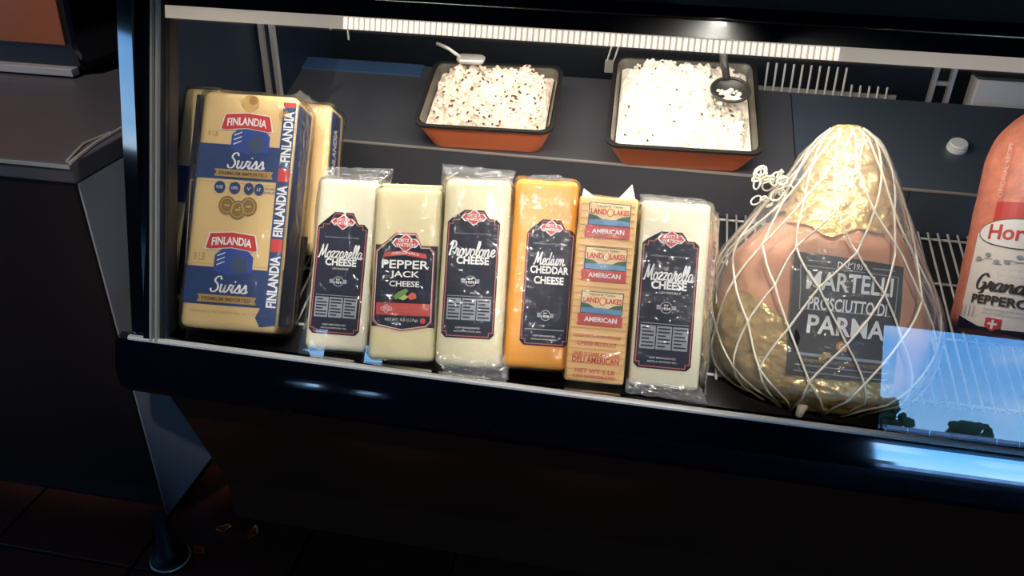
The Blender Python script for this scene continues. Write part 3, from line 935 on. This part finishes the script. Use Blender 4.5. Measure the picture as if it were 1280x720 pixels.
M_lake = mat('print_lake', (92, 140, 178), 0.45); M_cream = mat('print_cream', (240, 214, 160), 0.5); M_dkblue = mat('print_dark_blue', (40, 60, 96), 0.5); M_green = mat('print_green', (52, 92, 70), 0.5)
for v0, v1, vb in ((.845 * h, .965 * h, .775 * h), (.605 * h, .725 * h, .540 * h), (.368 * h, .485 * h, .302 * h)):
    lab = flat('label', M_dkblue, [rect(-.028, .032, v0 - .001, v1)], .0020, t)
    H_ = v1 - v0
    flat('label_panel', M_cream, [rect(-.0268, .0308, v0, v1 - .0012)], .0023, lab)
    flat('lake_picture', M_lake, [rect(-.0268, .0308, v0, v0 + H_ * .26)], .0026, lab)
    flat('shore_picture', M_green, [[(-.0268, v0 + H_ * .22), (-.008, v0 + H_ * .26), (-.016, v0 + H_ * .40), (-.0268, v0 + H_ * .46)], [(.0308, v0 + H_ * .22), (.012, v0 + H_ * .26), (.020, v0 + H_ * .40), (.0308, v0 + H_ * .46)]], .0028, lab)
    txt('Natural Taste', M_dkblue, .002, v1 - H_ * .14, H_ * .10, .0030, lab, w=.036)
    txt('LAND', M_red, -.0135, v0 + H_ * .60, H_ * .25, .0030, lab, w=.023, bold=.03)
    flat('ring_mark', M_red, frame_polys(ellipse(.0028, v0 + H_ * .57, .0048, H_ * .19), .0011)[0], .0030, lab)
    txt('LAKES', M_red, .0190, v0 + H_ * .60, H_ * .25, .0030, lab, w=.022, bold=.03)
    bn = flat('banner', M_red, [rect(-.031, .033, vb, v0 - .0012)], .0024, t)
    txt('AMERICAN', M_white, .002, (vb + v0) / 2, .0070, .0028, bn, w=.046, bold=.03)
for s, v, hh, ww in (('SLICES PASTEURIZED PROCESS', .245, .004, .066), ('CHEESE PRODUCT', .205, .006, .056), ('LAND O LAKES AMERICAN', .150, .005, .066), ('DELI AMERICAN', .118, .009, .066), ('NET WT 5 LB', .060, .006, .056), ('KEEP REFRIGERATED', .030, .004, .060)):
    txt(s, M_coral if v > .17 or v < .1 else M_red, .0, v * h, hh, .0022, t, w=ww, bold=.02)
# 6 second mozzarella
w, h = .098, .264
t = loaf('mozzarella_loaf', 'white mozzarella loaf in loose clear plastic, right of the American slices', (0.2125, 0.0176, .567), (.999, .054, 0), (-.031, .559, .829), w, h, D, M_moz2, 6,
         [((-w / 2, .02, h), (w / 2, .02, h), (w / 2 - .008, .035, h + .014), (-w / 2 - .002, .035, h + .016)), ((w / 2 + .002, .01, 0), (w / 2 + .002, .03, h), (w / 2 + .020, .05, h - .012), (w / 2 + .014, .02, -.006)),
          ((-w / 2 - .004, .0, .008), (w / 2 + .004, .0, .004), (w / 2 + .013, -.006, -.017), (-w / 2 - .002, -.006, -.012)), ((w / 2 - .008, .035, h + .014), (w / 2, .02, h), (w / 2 + .020, .05, h - .012), (w / 2 + .010, .05, h + .004))], r=.006, pad=.006)
deli_label(t, w, h, .05, .865, .095, .79, .835, 'Mozzarella', ['CHEESE'], low=True)

# Swiss blocks ------------------------------------------------------
def swiss(label, bc, x, z, w, h, d, seed, full=True):
    fr = frame(bc, x, z)
    t = empty('swiss_cheese_block', None, label, 'cheese', 'tall Swiss cheese blocks', mtx=fr)
    soft_block(w, h, d, r=.012, seed=seed, wob=.0006).build('cheese_block', M_fin, t, smooth=True)
    wrap(t, w, h, d, .004, [((-w * .15, .01, h), (w / 2, .01, h), (w / 2 + .012, .05, h + .006), (0, .05, h + .006)), ((w / 2 - .02, .02, h), (w / 2, .07, h), (w / 2 + .016, .07, h + .008), (w / 2 - .006, .02, h + .016))] if full else [], seed)
    return t
M_fblue = mat('swiss_blue', (34, 62, 112), 0.4); M_fblue2 = mat('swiss_bright_blue', (44, 74, 150), 0.4); M_hole = mat('swiss_hole', (206, 166, 100), 0.5); M_hole2 = mat('swiss_hole_shade', (168, 126, 66), 0.5); M_coin = mat('coin_bronze', (140, 112, 62), 0.45)
w, h, d = .152, .372, .095
t = swiss('tall cream and blue Swiss cheese block standing at the left end', (-0.4494, 0.0224, .568), (.992, .121, -.03), (-.043, .559, .828), w, h, d, 11)
K = .00064
def FU(x, y): return (x - (120 - 60 * (y - 60) / 600) - 118) * K
def FV(y): return (660 - y) / 600 * h
def side(u, v, l): return Vector((w / 2 + l, u, v))
def band(y0, y1, m, name, lay=.0010, x0=-w / 2 + .004, x1=w / 2 - .003, parent=t):
    return flat(name, m, [rect(x0, x1, FV(y1), FV(y0))], lay, parent)
def ribbon(cy, cx, lab):
    u, v = FU(cx, cy), FV(cy)
    flat('ribbon_edge', M_white, [[(u - .042, v - .011), (u - .036, v + .0145), (u, v + .018), (u + .036, v + .0145), (u + .042, v - .011), (u + .034, v - .012), (u, v - .008), (u - .034, v - .012)]], .0020, lab)
    flat('ribbon', M_red, [[(u - .040, v - .010), (u - .0345, v + .0132), (u, v + .0165), (u + .0345, v + .0132), (u + .040, v - .010), (u + .033, v - .0108), (u, v - .0068), (u - .033, v - .0108)]], .0024, lab)
    txt('FINLANDIA', M_white, u, v + .0005, .0125, .0030, lab, w=.062, bold=.03, arch=.003)
def swiss_band(y0, y1, cx, lab_y, splash_y):
    b = band(y0, y1, M_fblue, 'blue_band')
    u, v = FU(cx, splash_y), FV(splash_y)
    flat('splash', M_fblue2, [[(u - .030, v - .018), (u - .030, v + .006), (u - .020, v + .016), (u, v + .020), (u + .020, v + .016), (u + .030, v + .006), (u + .030, v - .018), (u, v - .024)]], .0014, b)
    flat('splash_dome', mat('dome_grey', (70, 84, 110), 0.3), [[(u - .002, v - .016), (u - .004, v - .004), (u + .004, v + .006), (u + .014, v + .006), (u + .020, v - .004), (u + .019, v - .016), (u + .008, v - .022)]], .0018, b)
    flat('splash_lines', M_white, [[(u - .026, v + k * .007 - .010), (u - .014, v + k * .007 - .004), (u - .014, v + k * .007 - .0025), (u - .026, v + k * .007 - .008)] for k in range(3)], .0018, b)
    script('Swiss', M_white, FU(cx - 10, lab_y), FV(lab_y), .026, .0026, b, w=.060, t=.075)
    gy_ = y1 - 16
    gr = flat('gold_ribbon', M_gold, [[(FU(cx - 90, gy_), FV(gy_ + 10)), (FU(cx + 55, gy_), FV(gy_ + 10)), (FU(cx + 50, gy_), FV(gy_)), (FU(cx + 55, gy_), FV(gy_ - 9)), (FU(cx - 90, gy_), FV(gy_ - 9)), (FU(cx - 84, gy_), FV(gy_))]], .0020, b)
    txt('PREMIUM IMPORTED', mat('ribbon_brown', (92, 66, 32), 0.5), FU(cx - 18, gy_), FV(gy_ + 1), .0055, .0026, b, w=.076, bold=.02)
    return b
b1_ = swiss_band(196, 284, 238, 236, 180)
ribbon(141, 230, b1_)
b2_ = swiss_band(506, 600, 196, 548, 486)
ribbon(444, 192, b2_)
flat('cheese_hole', M_hole, [[(FU(238 + 22 * math.cos(a) * (1 if math.sin(a) > -.5 else .7), 90), FV(88 - 22 * math.sin(a))) for a in [2 * math.pi * k / 20 for k in range(20)]]], .0010, t)
flat('cheese_hole', M_hole2, [ellipse(FU(246, 82), FV(80), .007, .007)], .0014, t)
flat('cheese_hole', M_hole, [ellipse(FU(322, 114), FV(114), .009, .011)], .0010, t)
flat('cheese_hole', M_hole2, [ellipse(FU(325, 110), FV(110), .005, .006)], .0014, t)
pan = flat('front_panel', mat('panel_line', (196, 160, 104), 0.5), frame_polys([(FU(90, 290), FV(292)), (FU(335, 292), FV(292)), (FU(318, 500), FV(500)), (FU(78, 500), FV(500))], .0008)[0], .0010, t)
for i, x in enumerate((162, 199, 233, 258)):
    flat('round_icon', M_fblue, [ellipse(FU(x, 305), FV(305), .0088 if i < 2 else .0078, .0095)], .0014, pan)
    txt(('PURE', '100%', '', 'LF')[i] or 'V', M_white, FU(x, 305), FV(305), .0050, .0019, pan, w=.010 if i < 2 else .006)
txt('FROM FARM', M_fblue, FU(282, 300), FV(302), .0040, .0014, pan, w=.022)
txt('FAMILIES', M_fblue, FU(282, 312), FV(312), .0040, .0014, pan, w=.022)
for x, y in ((180, 350), (232, 350), (206, 360)):
    c_ = flat('coin_picture', M_coin, [ellipse(FU(x, y), FV(y), .0135, .0150)], .0014 + (.0004 if x == 206 else 0), pan)
    flat('coin_mark', M_hole, frame_polys(ellipse(FU(x, y), FV(y), .0105, .0118), .0012)[0] + [rect(FU(x, y) - .004, FU(x, y) + .004, FV(y) - .0015, FV(y) + .0015)], .0021 + (.0004 if x == 206 else 0), c_)
txt('INGREDIENTS: PASTEURIZED MILK, SALT, CULTURES', M_gold, 0.0, FV(618), .0045, .0012, t, w=.120)
txt('8 LB', M_gold, FU(146, 170), FV(170), .008, .0012, t, w=.016)
txt('8 LB', M_gold, FU(112, 482), FV(482), .012, .0012, t, w=.018)
# blue strip down the right side
st = flat('side_strip', M_fblue, [rect(.006, .074, .012, h - .012)], .0010, t, fm=side, thick=.0006)
flat('front_strip', M_fblue, [rect(w / 2 - .022, w / 2 - .002, .012, h - .012)], .0011, t)
for i, v in enumerate((.045, .155, .272)):
    txt('FINLANDIA', M_white, w / 2 - .0115, v + .034, .0155, .0016, st, w=.080, rot=90, bold=.03)
    flat('side_badge', M_red, [rect(w / 2 - .020, w / 2 - .003, v + .080, v + (.100 if i < 2 else .088))], .0015, st)
# fold of blue film at the lower front corner
flat('corner_fold', M_fblue, [[(w / 2 - .004, .012), (w / 2 - .003, .075), (w / 2 - .020, .055), (w / 2 - .034, .022), (w / 2 - .026, .008)]], .0012, t)
# dark blocks behind
w2, h2 = .150, .37
t_l = swiss('Swiss cheese block half hidden behind the left edge of the front block', (-0.566, 0.086, .568), (.998, .05, -.02), (-.02, .53, .85), .066, .350, .09, 12, False)
flat('blue_band', M_fblue, [rect(-.031, .031, .160, .220)], .0010, t_l)
flat('side_strip', mat('dark_edge', (38, 44, 60), 0.4), [rect(-.006, .031, .010, .338)], .0014, t_l)
t_r = swiss('Swiss cheese block peeking out behind the right side of the front block', (-0.4355, 0.211, .608), (.992, .121, -.03), (-.043, .50, .86), .130, .258, .09, 13, False)
s_r = flat('side_strip', M_fblue, [rect(.004, .060, .012, .246)], .0010, t_r, fm=lambda u, v, l: Vector((.065 + l, u, v)), thick=.0006)
for v in (.07, .18):
    txt('FINLANDIA', M_white, .028, v, .024, .0016, s_r, w=.080, rot=90, bold=.03, fm=lambda u, v_, l: Vector((.065 + l, u, v_)))

# ================================================================== PROSCIUTTO
HAM = [(0.432, -0.010, 0.004), (0.430, -0.020, 0.013), (0.423, -0.028, 0.021), (0.411, -0.036, 0.031), (0.382, -0.047, 0.044), (0.352, -0.056, 0.056), (0.323, -0.066, 0.065), (0.292, -0.086, 0.075), (0.262, -0.120, 0.093),
       (0.225, -0.152, 0.112), (0.179, -0.166, 0.131), (0.144, -0.167, 0.142), (0.108, -0.162, 0.143), (0.073, -0.155, 0.136), (0.037, -0.135, 0.115), (0.016, -0.098, 0.089), (0.006, -0.066, 0.050), (0.002, -0.030, 0.020)]
NETP = [(0.432, -0.012, 0.006), (0.423, -0.032, 0.034), (0.400, -0.050, 0.050), (0.352, -0.074, 0.067), (0.300, -0.108, 0.084), (0.262, -0.134, 0.100), (0.225, -0.160, 0.116), (0.179, -0.171, 0.137), (0.144, -0.172, 0.148), (0.108, -0.168, 0.149),
        (0.073, -0.160, 0.142), (0.037, -0.140, 0.120), (0.016, -0.106, 0.094), (0.006, -0.070, 0.030), (-0.002, -0.046, -0.034)]
def prof_at(tab, v):
    if v >= tab[0][0]: return tab[0][1:]
    for a, b in zip(tab, tab[1:]):
        if b[0] <= v <= a[0]:
            q = (v - b[0]) / (a[0] - b[0])
            return (b[1] + (a[1] - b[1]) * q, b[2] + (a[2] - b[2]) * q)
    return tab[-1][1:]
def ham_pt(th, v, off=0.0, tab=HAM):
    l = r = 0
    for dv in (-.012, 0, .012):
        a, b = prof_at(tab, min(max(v + dv, tab[-1][0]), tab[0][0]))
        l += a / 3; r += b / 3
    c, hw = (l + r) / 2, (r - l) / 2 + off
    b = min(hw * .80, .095 + off)
    if math.cos(th) < 0: b *= .55
    return Vector((c + hw * math.sin(th), -b * math.cos(th) + .02, v))
fr = frame((0.454, 0.098, 0.499), (1, .003, .005), (-.006, .5, .866))
ham = empty('prosciutto_ham', None, 'whole netted prosciutto ham with gold foil and black label', 'ham', mtx=fr)
M_meat = mat('cured_meat', (206, 146, 110), 0.42, var=0.22, vscale=16, bump=0.15, bscale=40, sss=0.1)
M_foil = mat('gold_foil', (224, 192, 124), 0.24, metal=0.5, bump=0.4, bscale=70)
def shell(v0f, v1f, t0, t1, nu, nv, off, crumple, m, name, seed):
    def fn(a, b):
        th = t0 + (t1 - t0) * a
        v = v0f(th) + (v1f(th) - v0f(th)) * b
        p = ham_pt(th, v, 0)
        q = p * 34 + Vector((seed, seed, 0))
        k = abs(noise.noise(q)) * 1.0 + abs(noise.noise(q * 2.3)) * .6 + .25 * abs(noise.noise(q * 5))
        return ham_pt(th, v, off + crumple * k)
    return MB().grid(fn, nu, nv).build(name, m, ham, smooth=True, fixn=False)
shell(lambda t: .002, lambda t: .432, -math.pi, math.pi, 64, 60, 0, .0012, M_meat, 'meat', 1)
shell(lambda t: .262 + .030 * math.sin(t * 1.4 + .3) * math.sin(t) + .012 * noise.noise(Vector((t * 3, 0, 0))), lambda t: .432, -2.4, 2.4, 110, 90, .0035, .010, M_foil, 'foil_cap', 4)
def low_top(t):
    return (.150 + .018 * math.sin(t * 5)) if t < -.25 else max(.05, .150 - (t + .25) * .11) + .012 * noise.noise(Vector((t * 4, 3, 0)))
shell(lambda t: .002, low_top, -2.2, 2.2, 130, 70, .0030, .009, M_foil, 'foil_base', 8)
def on_ham(u, v, l):
    a, b = prof_at(HAM, v)
    c, hw = (a + b) / 2, (b - a) / 2
    s = max(-.999, min(.999, (u - c) / hw))
    p = ham_pt(math.asin(s), v, .0115 + l)
    return p
M_hlabel = mat('ham_label_black', (20, 22, 30), 0.3)
lab = flat('label', M_hlabel, [[(-.069, .056), (.067, .060), (.065, .223), (-.075, .230)]], .0, ham, fm=on_ham, cuts=4)
def hl(polys, m, name, lay=.0010): return flat(name, m, polys, lay, lab, fm=on_ham, cuts=3)
hl(frame_polys([(-.062, .150), (.058, .152), (.058, .208), (-.066, .212)], .0012)[0], M_grey, 'label_border')
hl([rect(-.060, .056, .086, .090), rect(-.060, .056, .072, .0735), rect(-.060, .056, .063, .0645)], M_grey, 'label_rule')
hl([rect(-.058, -.030, .218, .2195), rect(.022, .052, .215, .2165)], M_grey, 'label_rule')
txt('DAL 1959', M_white, -.004, .216, .009, .0012, lab, w=.036, fm=on_ham, bold=.02)
txt('MARTELLI', M_white, -.003, .192, .026, .0014, lab, w=.108, fm=on_ham, bold=.02)
txt('PROSCIUTTO DI', M_white, -.003, .160, .018, .0014, lab, w=.098, fm=on_ham, bold=.02)
txt('PARMA', M_white, -.002, .131, .026, .0014, lab, w=.096, fm=on_ham, bold=.02)
hl([ellipse(-.004, .104, .0085, .0075)], mat('badge_orange', (214, 132, 60), 0.4), 'badge', .0014)
hl(frame_polys(ellipse(-.004, .104, .0050, .0044), .0011)[0], M_white, 'badge_mark', .0020)
txt('DENOMINAZIONE DI ORIGINE PROTETTA', M_gold, -.002, .080, .0045, .0012, lab, w=.100, fm=on_ham)
# netting
nb = MB()
N = 14
kk = 1.55
def net_warp(th, v):
    j = noise.noise(Vector((math.cos(th) * 1.5, math.sin(th) * 1.5, v * 9))) * .20
    jv = noise.noise(Vector((math.cos(th) * 1.7 + 5, math.sin(th) * 1.7, v * 8))) * .022
    return th + j, max(.0, min(.43, v + jv * min(1, v * 8, (.43 - v) * 8)))
def net_on(th, v):
    f = min(1, (.432 - v) / .12)
    a = ham_pt(th, v, .005 + .0115 * f, HAM)
    b = ham_pt(th, v, .002 + .008 * f, NETP)
    return b if b.x ** 2 + (b.y - .02) ** 2 > a.x ** 2 + (a.y - .02) ** 2 else a
dl = 2 * math.pi / N
qs = sorted(q for q in (.5 + (.2 + m * dl) / (2 * kk) for m in range(-8, 8)) if .01 < q < .97)
qs = [0.0] + qs + [1.0]
done = set()
for fam in (1, -1):
    for i in range(N):
        th0 = dl * i + (.2 if fam < 0 else 0)
        kw = [net_warp(th0 + fam * kk * (q - .5), .428 * q) for q in qs]
        pts = []
        for a, b in zip(kw, kw[1:]):
            for c in range(4):
                pts.append(net_on(a[0] + (b[0] - a[0]) * c / 4, a[1] + (b[1] - a[1]) * c / 4))
        pts.append(net_on(*kw[-1]))
        kn = [net_on(*q) for q in kw]
        nb.tube(pts, .00165, 5)
        for p in kn[1:-1]:
            key = (round(p.x, 3), round(p.y, 3), round(p.z, 3))
            if key in done: continue
            done.add(key)
            r = .0030
            nb.add([p + Vector(d) * r for d in ((1, 0, 0), (-1, 0, 0), (0, 1, 0), (0, -1, 0), (0, 0, 1), (0, 0, -1))],
                   [(0, 2, 4), (2, 1, 4), (1, 3, 4), (3, 0, 4), (2, 0, 5), (1, 2, 5), (3, 1, 5), (0, 3, 5)])
M_net = mat('net_cord', (232, 226, 208), 0.6)
nb.build('netting', M_net, ham, smooth=True, fixn=False)
# gathered knot at the base and lace of loose mesh at the left shoulder
MB().tube([(-.030, -.030, .022), (-.038, -.034, .008), (-.042, -.036, -.006)], lambda q: .010 - .005 * q, 8).build('net_knot', M_net, ham, smooth=True)
lc = MB()
rnd = random.Random(5)
for i in range(26):
    c = Vector((-.118 + rnd.uniform(-.020, .030), -.02 + rnd.uniform(-.02, .01), .318 + rnd.uniform(-.02, .028)))
    r = rnd.uniform(.005, .011)
    ax = Vector((rnd.uniform(-1, 1), rnd.uniform(-1, 1) - 1, rnd.uniform(-1, 1))).normalized()
    e = ax.orthogonal().normalized(); g = ax.cross(e)
    lc.tube([c + (e * math.cos(a) + g * math.sin(a) * .7) * r for a in [2 * math.pi * k / 10 for k in range(10)]], .0014, 5, closed=True)
lc.build('net_lace', M_net, ham, smooth=True)
def bag(a, b):
    th = -2.0 + 4.0 * a
    v = .03 + .395 * b
    p = ham_pt(th, v, .004 + .010 * min(1, (.432 - v) / .12), NETP)
    return p + Vector((noise.noise(p * 30), noise.noise(p * 30 + Vector((4, 0, 0))), 0)) * .004
MB().grid(bag, 60, 40).build('plastic_bag', clear('ham_bag', 1.4, haze=0.10, rough=.14, bump=.6, bscale=40, gain=.7), ham, smooth=True, fixn=False)

# ================================================================== PEPPERONI
r_ = .092
fr = frame((0.712, 0.140, 0.508), (1, 0, 0), (.10, .5, .86))
pep = empty('pepperoni_log', None, 'thick orange pepperoni log cut off by the right picture edge', 'sausage', mtx=fr)
M_pep = mat('pepperoni_casing', (216, 132, 108), 0.4, var=0.18, vscale=60, bump=0.2, bscale=120, sss=.05)
rings = []
for i in range(40):
    v = .10 + .36 * i / 39
    k = 1.0
    if v > .36: k = math.sqrt(max(0.02, 1 - ((v - .36) / .105) ** 2))
    if v < .13: k = math.sqrt(max(0.05, 1 - ((.13 - v) / .035) ** 2))
    rings.append([Vector((r_ * k * math.cos(a), r_ * k * math.sin(a), v)) * (1) + Vector((1, 1, 0)) * .0015 * noise.noise(Vector((math.cos(a) * 3, math.sin(a) * 3, v * 40))) for a in [2 * math.pi * q / 56 for q in range(56)]])
MB().loft(rings).build('casing', M_pep, pep, smooth=True)
MB().loft([[Vector((q * math.cos(a), q * math.sin(a), z)) for a in [2 * math.pi * k / 16 for k in range(16)]] for q, z in ((.022, .445), (.014, .462), (.018, .478), (.008, .484))]).build('casing_clip', M_chrome, pep, smooth=True)
def on_log(u, v, l):
    a = u / r_
    return Vector(((r_ + .0022 + l) * math.sin(a), -(r_ + .0022 + l) * math.cos(a), v))
def on_lab(u, v, l): return on_log(u - .027, v - .047, l)
u0, u1 = -.098, .09
lab = flat('label', mat('pepperoni_label', (232, 226, 218), 0.5), [rect(u0, u1, .158, .300)], 0, pep, fm=on_lab, cuts=5)
def pl_(polys, m, name, lay=.0008): return flat(name, m, polys, lay, lab, fm=on_lab, cuts=4)
pl_([rect(-.075, u1, .285, .345)], M_red, 'label_panel')
pl_([ellipse(-.032, .300, .062, .022, 32)], M_green, 'oval_border', .0012)
pl_([ellipse(-.032, .300, .060, .0205, 32)], M_white, 'oval', .0016)
txt('Hormel', M_red, -.032, .301, .022, .0022, lab, w=.088, bold=.02, fm=on_lab)
M_dark = mat('print_dark', (44, 40, 44), 0.5)
script('Grande', M_dark, -.040, .226, .030, .0014, lab, w=.078, fm=on_lab)
txt('PEPPERONI', M_dark, -.034, .203, .0135, .0014, lab, w=.094, bold=.03, fm=on_lab)
for k, v in enumerate((.190, .184)):
    txt('FULLY CURED DRY SAUSAGE', M_grey, -.03, v, .003, .0012, lab, w=.06, fm=on_lab)
vine = []
for k in range(9):
    a = -.085 + k * .014
    vine += [ellipse(a, .262 + .006 * math.sin(k * 1.9), .0045, .003, 8), rect(a - .005, a + .008, .2585 + .004 * math.sin(k * 2.3), .2598 + .004 * math.sin(k * 2.3))]
pl_(vine, M_grey, 'vine_print', .0012)
pl_([rect(-.096 + k * .007, -.0945 + k * .007, .176, .192) for k in range(4)], M_grey, 'label_rule', .0012)
pl_([[(u0, .176), (-.062, .164), (-.030, .164), (u1, .176), (u1, .158), (u0, .158)]], M_navy, 'label_band', .0012)
pl_([[(-.054, .178), (-.034, .178), (-.034, .166), (-.044, .159), (-.054, .166)]], M_red, 'shield', .0016)
pl_([rect(-.0455, -.0425, .163, .176), rect(-.050, -.038, .1685, .1715)], M_white, 'cross_mark', .0022)
txt('ORIGINAL RECIPE', mat('casing_print', (236, 190, 172), 0.5), -.100, .345, .007, .0006, pep, w=.08, rot=90, fm=on_log)

# ================================================================== COUNTER AT LEFT
M_ctop = mat('counter_laminate', (70, 66, 70), 0.38, var=0.12, vscale=6, bump=0.04, bscale=120)
M_cbody = mat('counter_front', (24, 16, 14), 0.65, spec=0.15)
M_cside = mat('counter_side', (128, 126, 130), 0.35, spec=.6)
cc = empty('service_counter', (-1.4, 0.5, 0), 'black service counter with grey laminate top left of the display case', 'counter')
MB().box(-0.9, 0.675, -0.385, 0.6, 0.10, 0.745).build('counter_body', M_cbody, cc, bevel=.004)
MB().box(-0.9, 0.66, -0.34, 0.6, 0.0, 0.10).build('plinth', M_blackm, cc)
MB().box(0.6755, 0.679, -0.380, 0.6, 0.02, 0.744).build('side_panel', M_cside, cc)
MB().box(-0.9, 0.681, -0.390, 0.62, 0.746, 0.780).build('worktop', M_ctop, cc, bevel=.003)
MB().tube([(0.681, -0.390, .7815), (0.665, -0.30, .7825), (0.66, -0.22, .7815)], .0030, 6).build('edge_strip', M_steel, cc)
MB().tube([(0.672, -0.385, .7815), (0.648, -0.31, .7820), (0.655, -0.25, .7815)], .0022, 6).build('edge_strip', M_steel, cc)
MB().box(-0.9, 0.680, -0.3925, -0.3905, 0.772, 0.778).build('front_edge', M_steel, cc)
wb = empty('food_warmer', (-1.35, 0.9, 0.780), 'black food warmer with brown front panel on the left counter', 'appliance')
MB().prism([(-0.355, 0.02), (-0.355, 0.045), (-0.345, .30), (0.35, .30), (0.35, 0.0), (-.33, 0.0)], -0.5, 0.345).build('housing', M_blackm, wb, bevel=.003)
MB().box(-0.5, 0.338, -0.375, -0.352, 0.004, 0.020).build('ledge', M_steel, wb, bevel=.002)
MB().prism([(-0.362, 0.065), (-0.350, .285), (-0.345, .285), (-0.354, 0.065)], -0.5, 0.328).build('front_panel', mat('warm_panel', (122, 64, 30), 0.35, var=.12, vscale=4), wb)
MB().prism([(-0.366, 0.06), (-0.353, .30), (0.34, .30), (0.34, .03), (-.35, .03)], 0.346, 0.358).build('side_panel', M_black, wb)

# foot of the case and crumbs on the floor
ft = empty('levelling_foot', (-0.668, 0.035, 0), 'round black levelling foot with pale rim on the floor between counter and case', 'foot')
cir = lambda r, z, n=24: [Vector((r * math.cos(2 * math.pi * k / n), r * math.sin(2 * math.pi * k / n), z)) for k in range(n)]
MB().loft([cir(.034, 0), cir(.034, .012), cir(.02, .02), cir(.012, .09), cir(.012, .12)]).build('foot_body', M_blackm, ft, smooth=False)
MB().tube(cir(.036, .006), .0022, 6, closed=True).build('rim', M_chrome, ft, smooth=True)
M_crumb = mat('dry_leaf', (226, 124, 56), 0.6)
for i, (x, y, s) in enumerate(((-0.623, .062, .016), (-.604, .123, .014), (-.541, .125, .017))):
    lab_ = ('curled orange leaf on the floor, nearest the round foot', 'small orange leaf on the floor, in the middle of three', 'orange leaf on the floor, farthest right of three')[i]
    mb = MB()
    mb.grid(lambda a, b: Vector(((a - .5) * 2 * s * math.sin(math.pi * min(max(b, .06), .94)) * .6, (b - .5) * 2 * s, .002 + .006 * (abs(a - .5) * 2) ** 2 + .003 * math.sin(b * 7 + i))), 6, 8)
    o = mb.build('dry_leaf', M_crumb, None, smooth=True, fixn=False)
    o.location = (x, y, 0); o.rotation_euler.z = 1.1 + i
    tag(o, lab_, 'leaf', 'orange leaves on the floor')
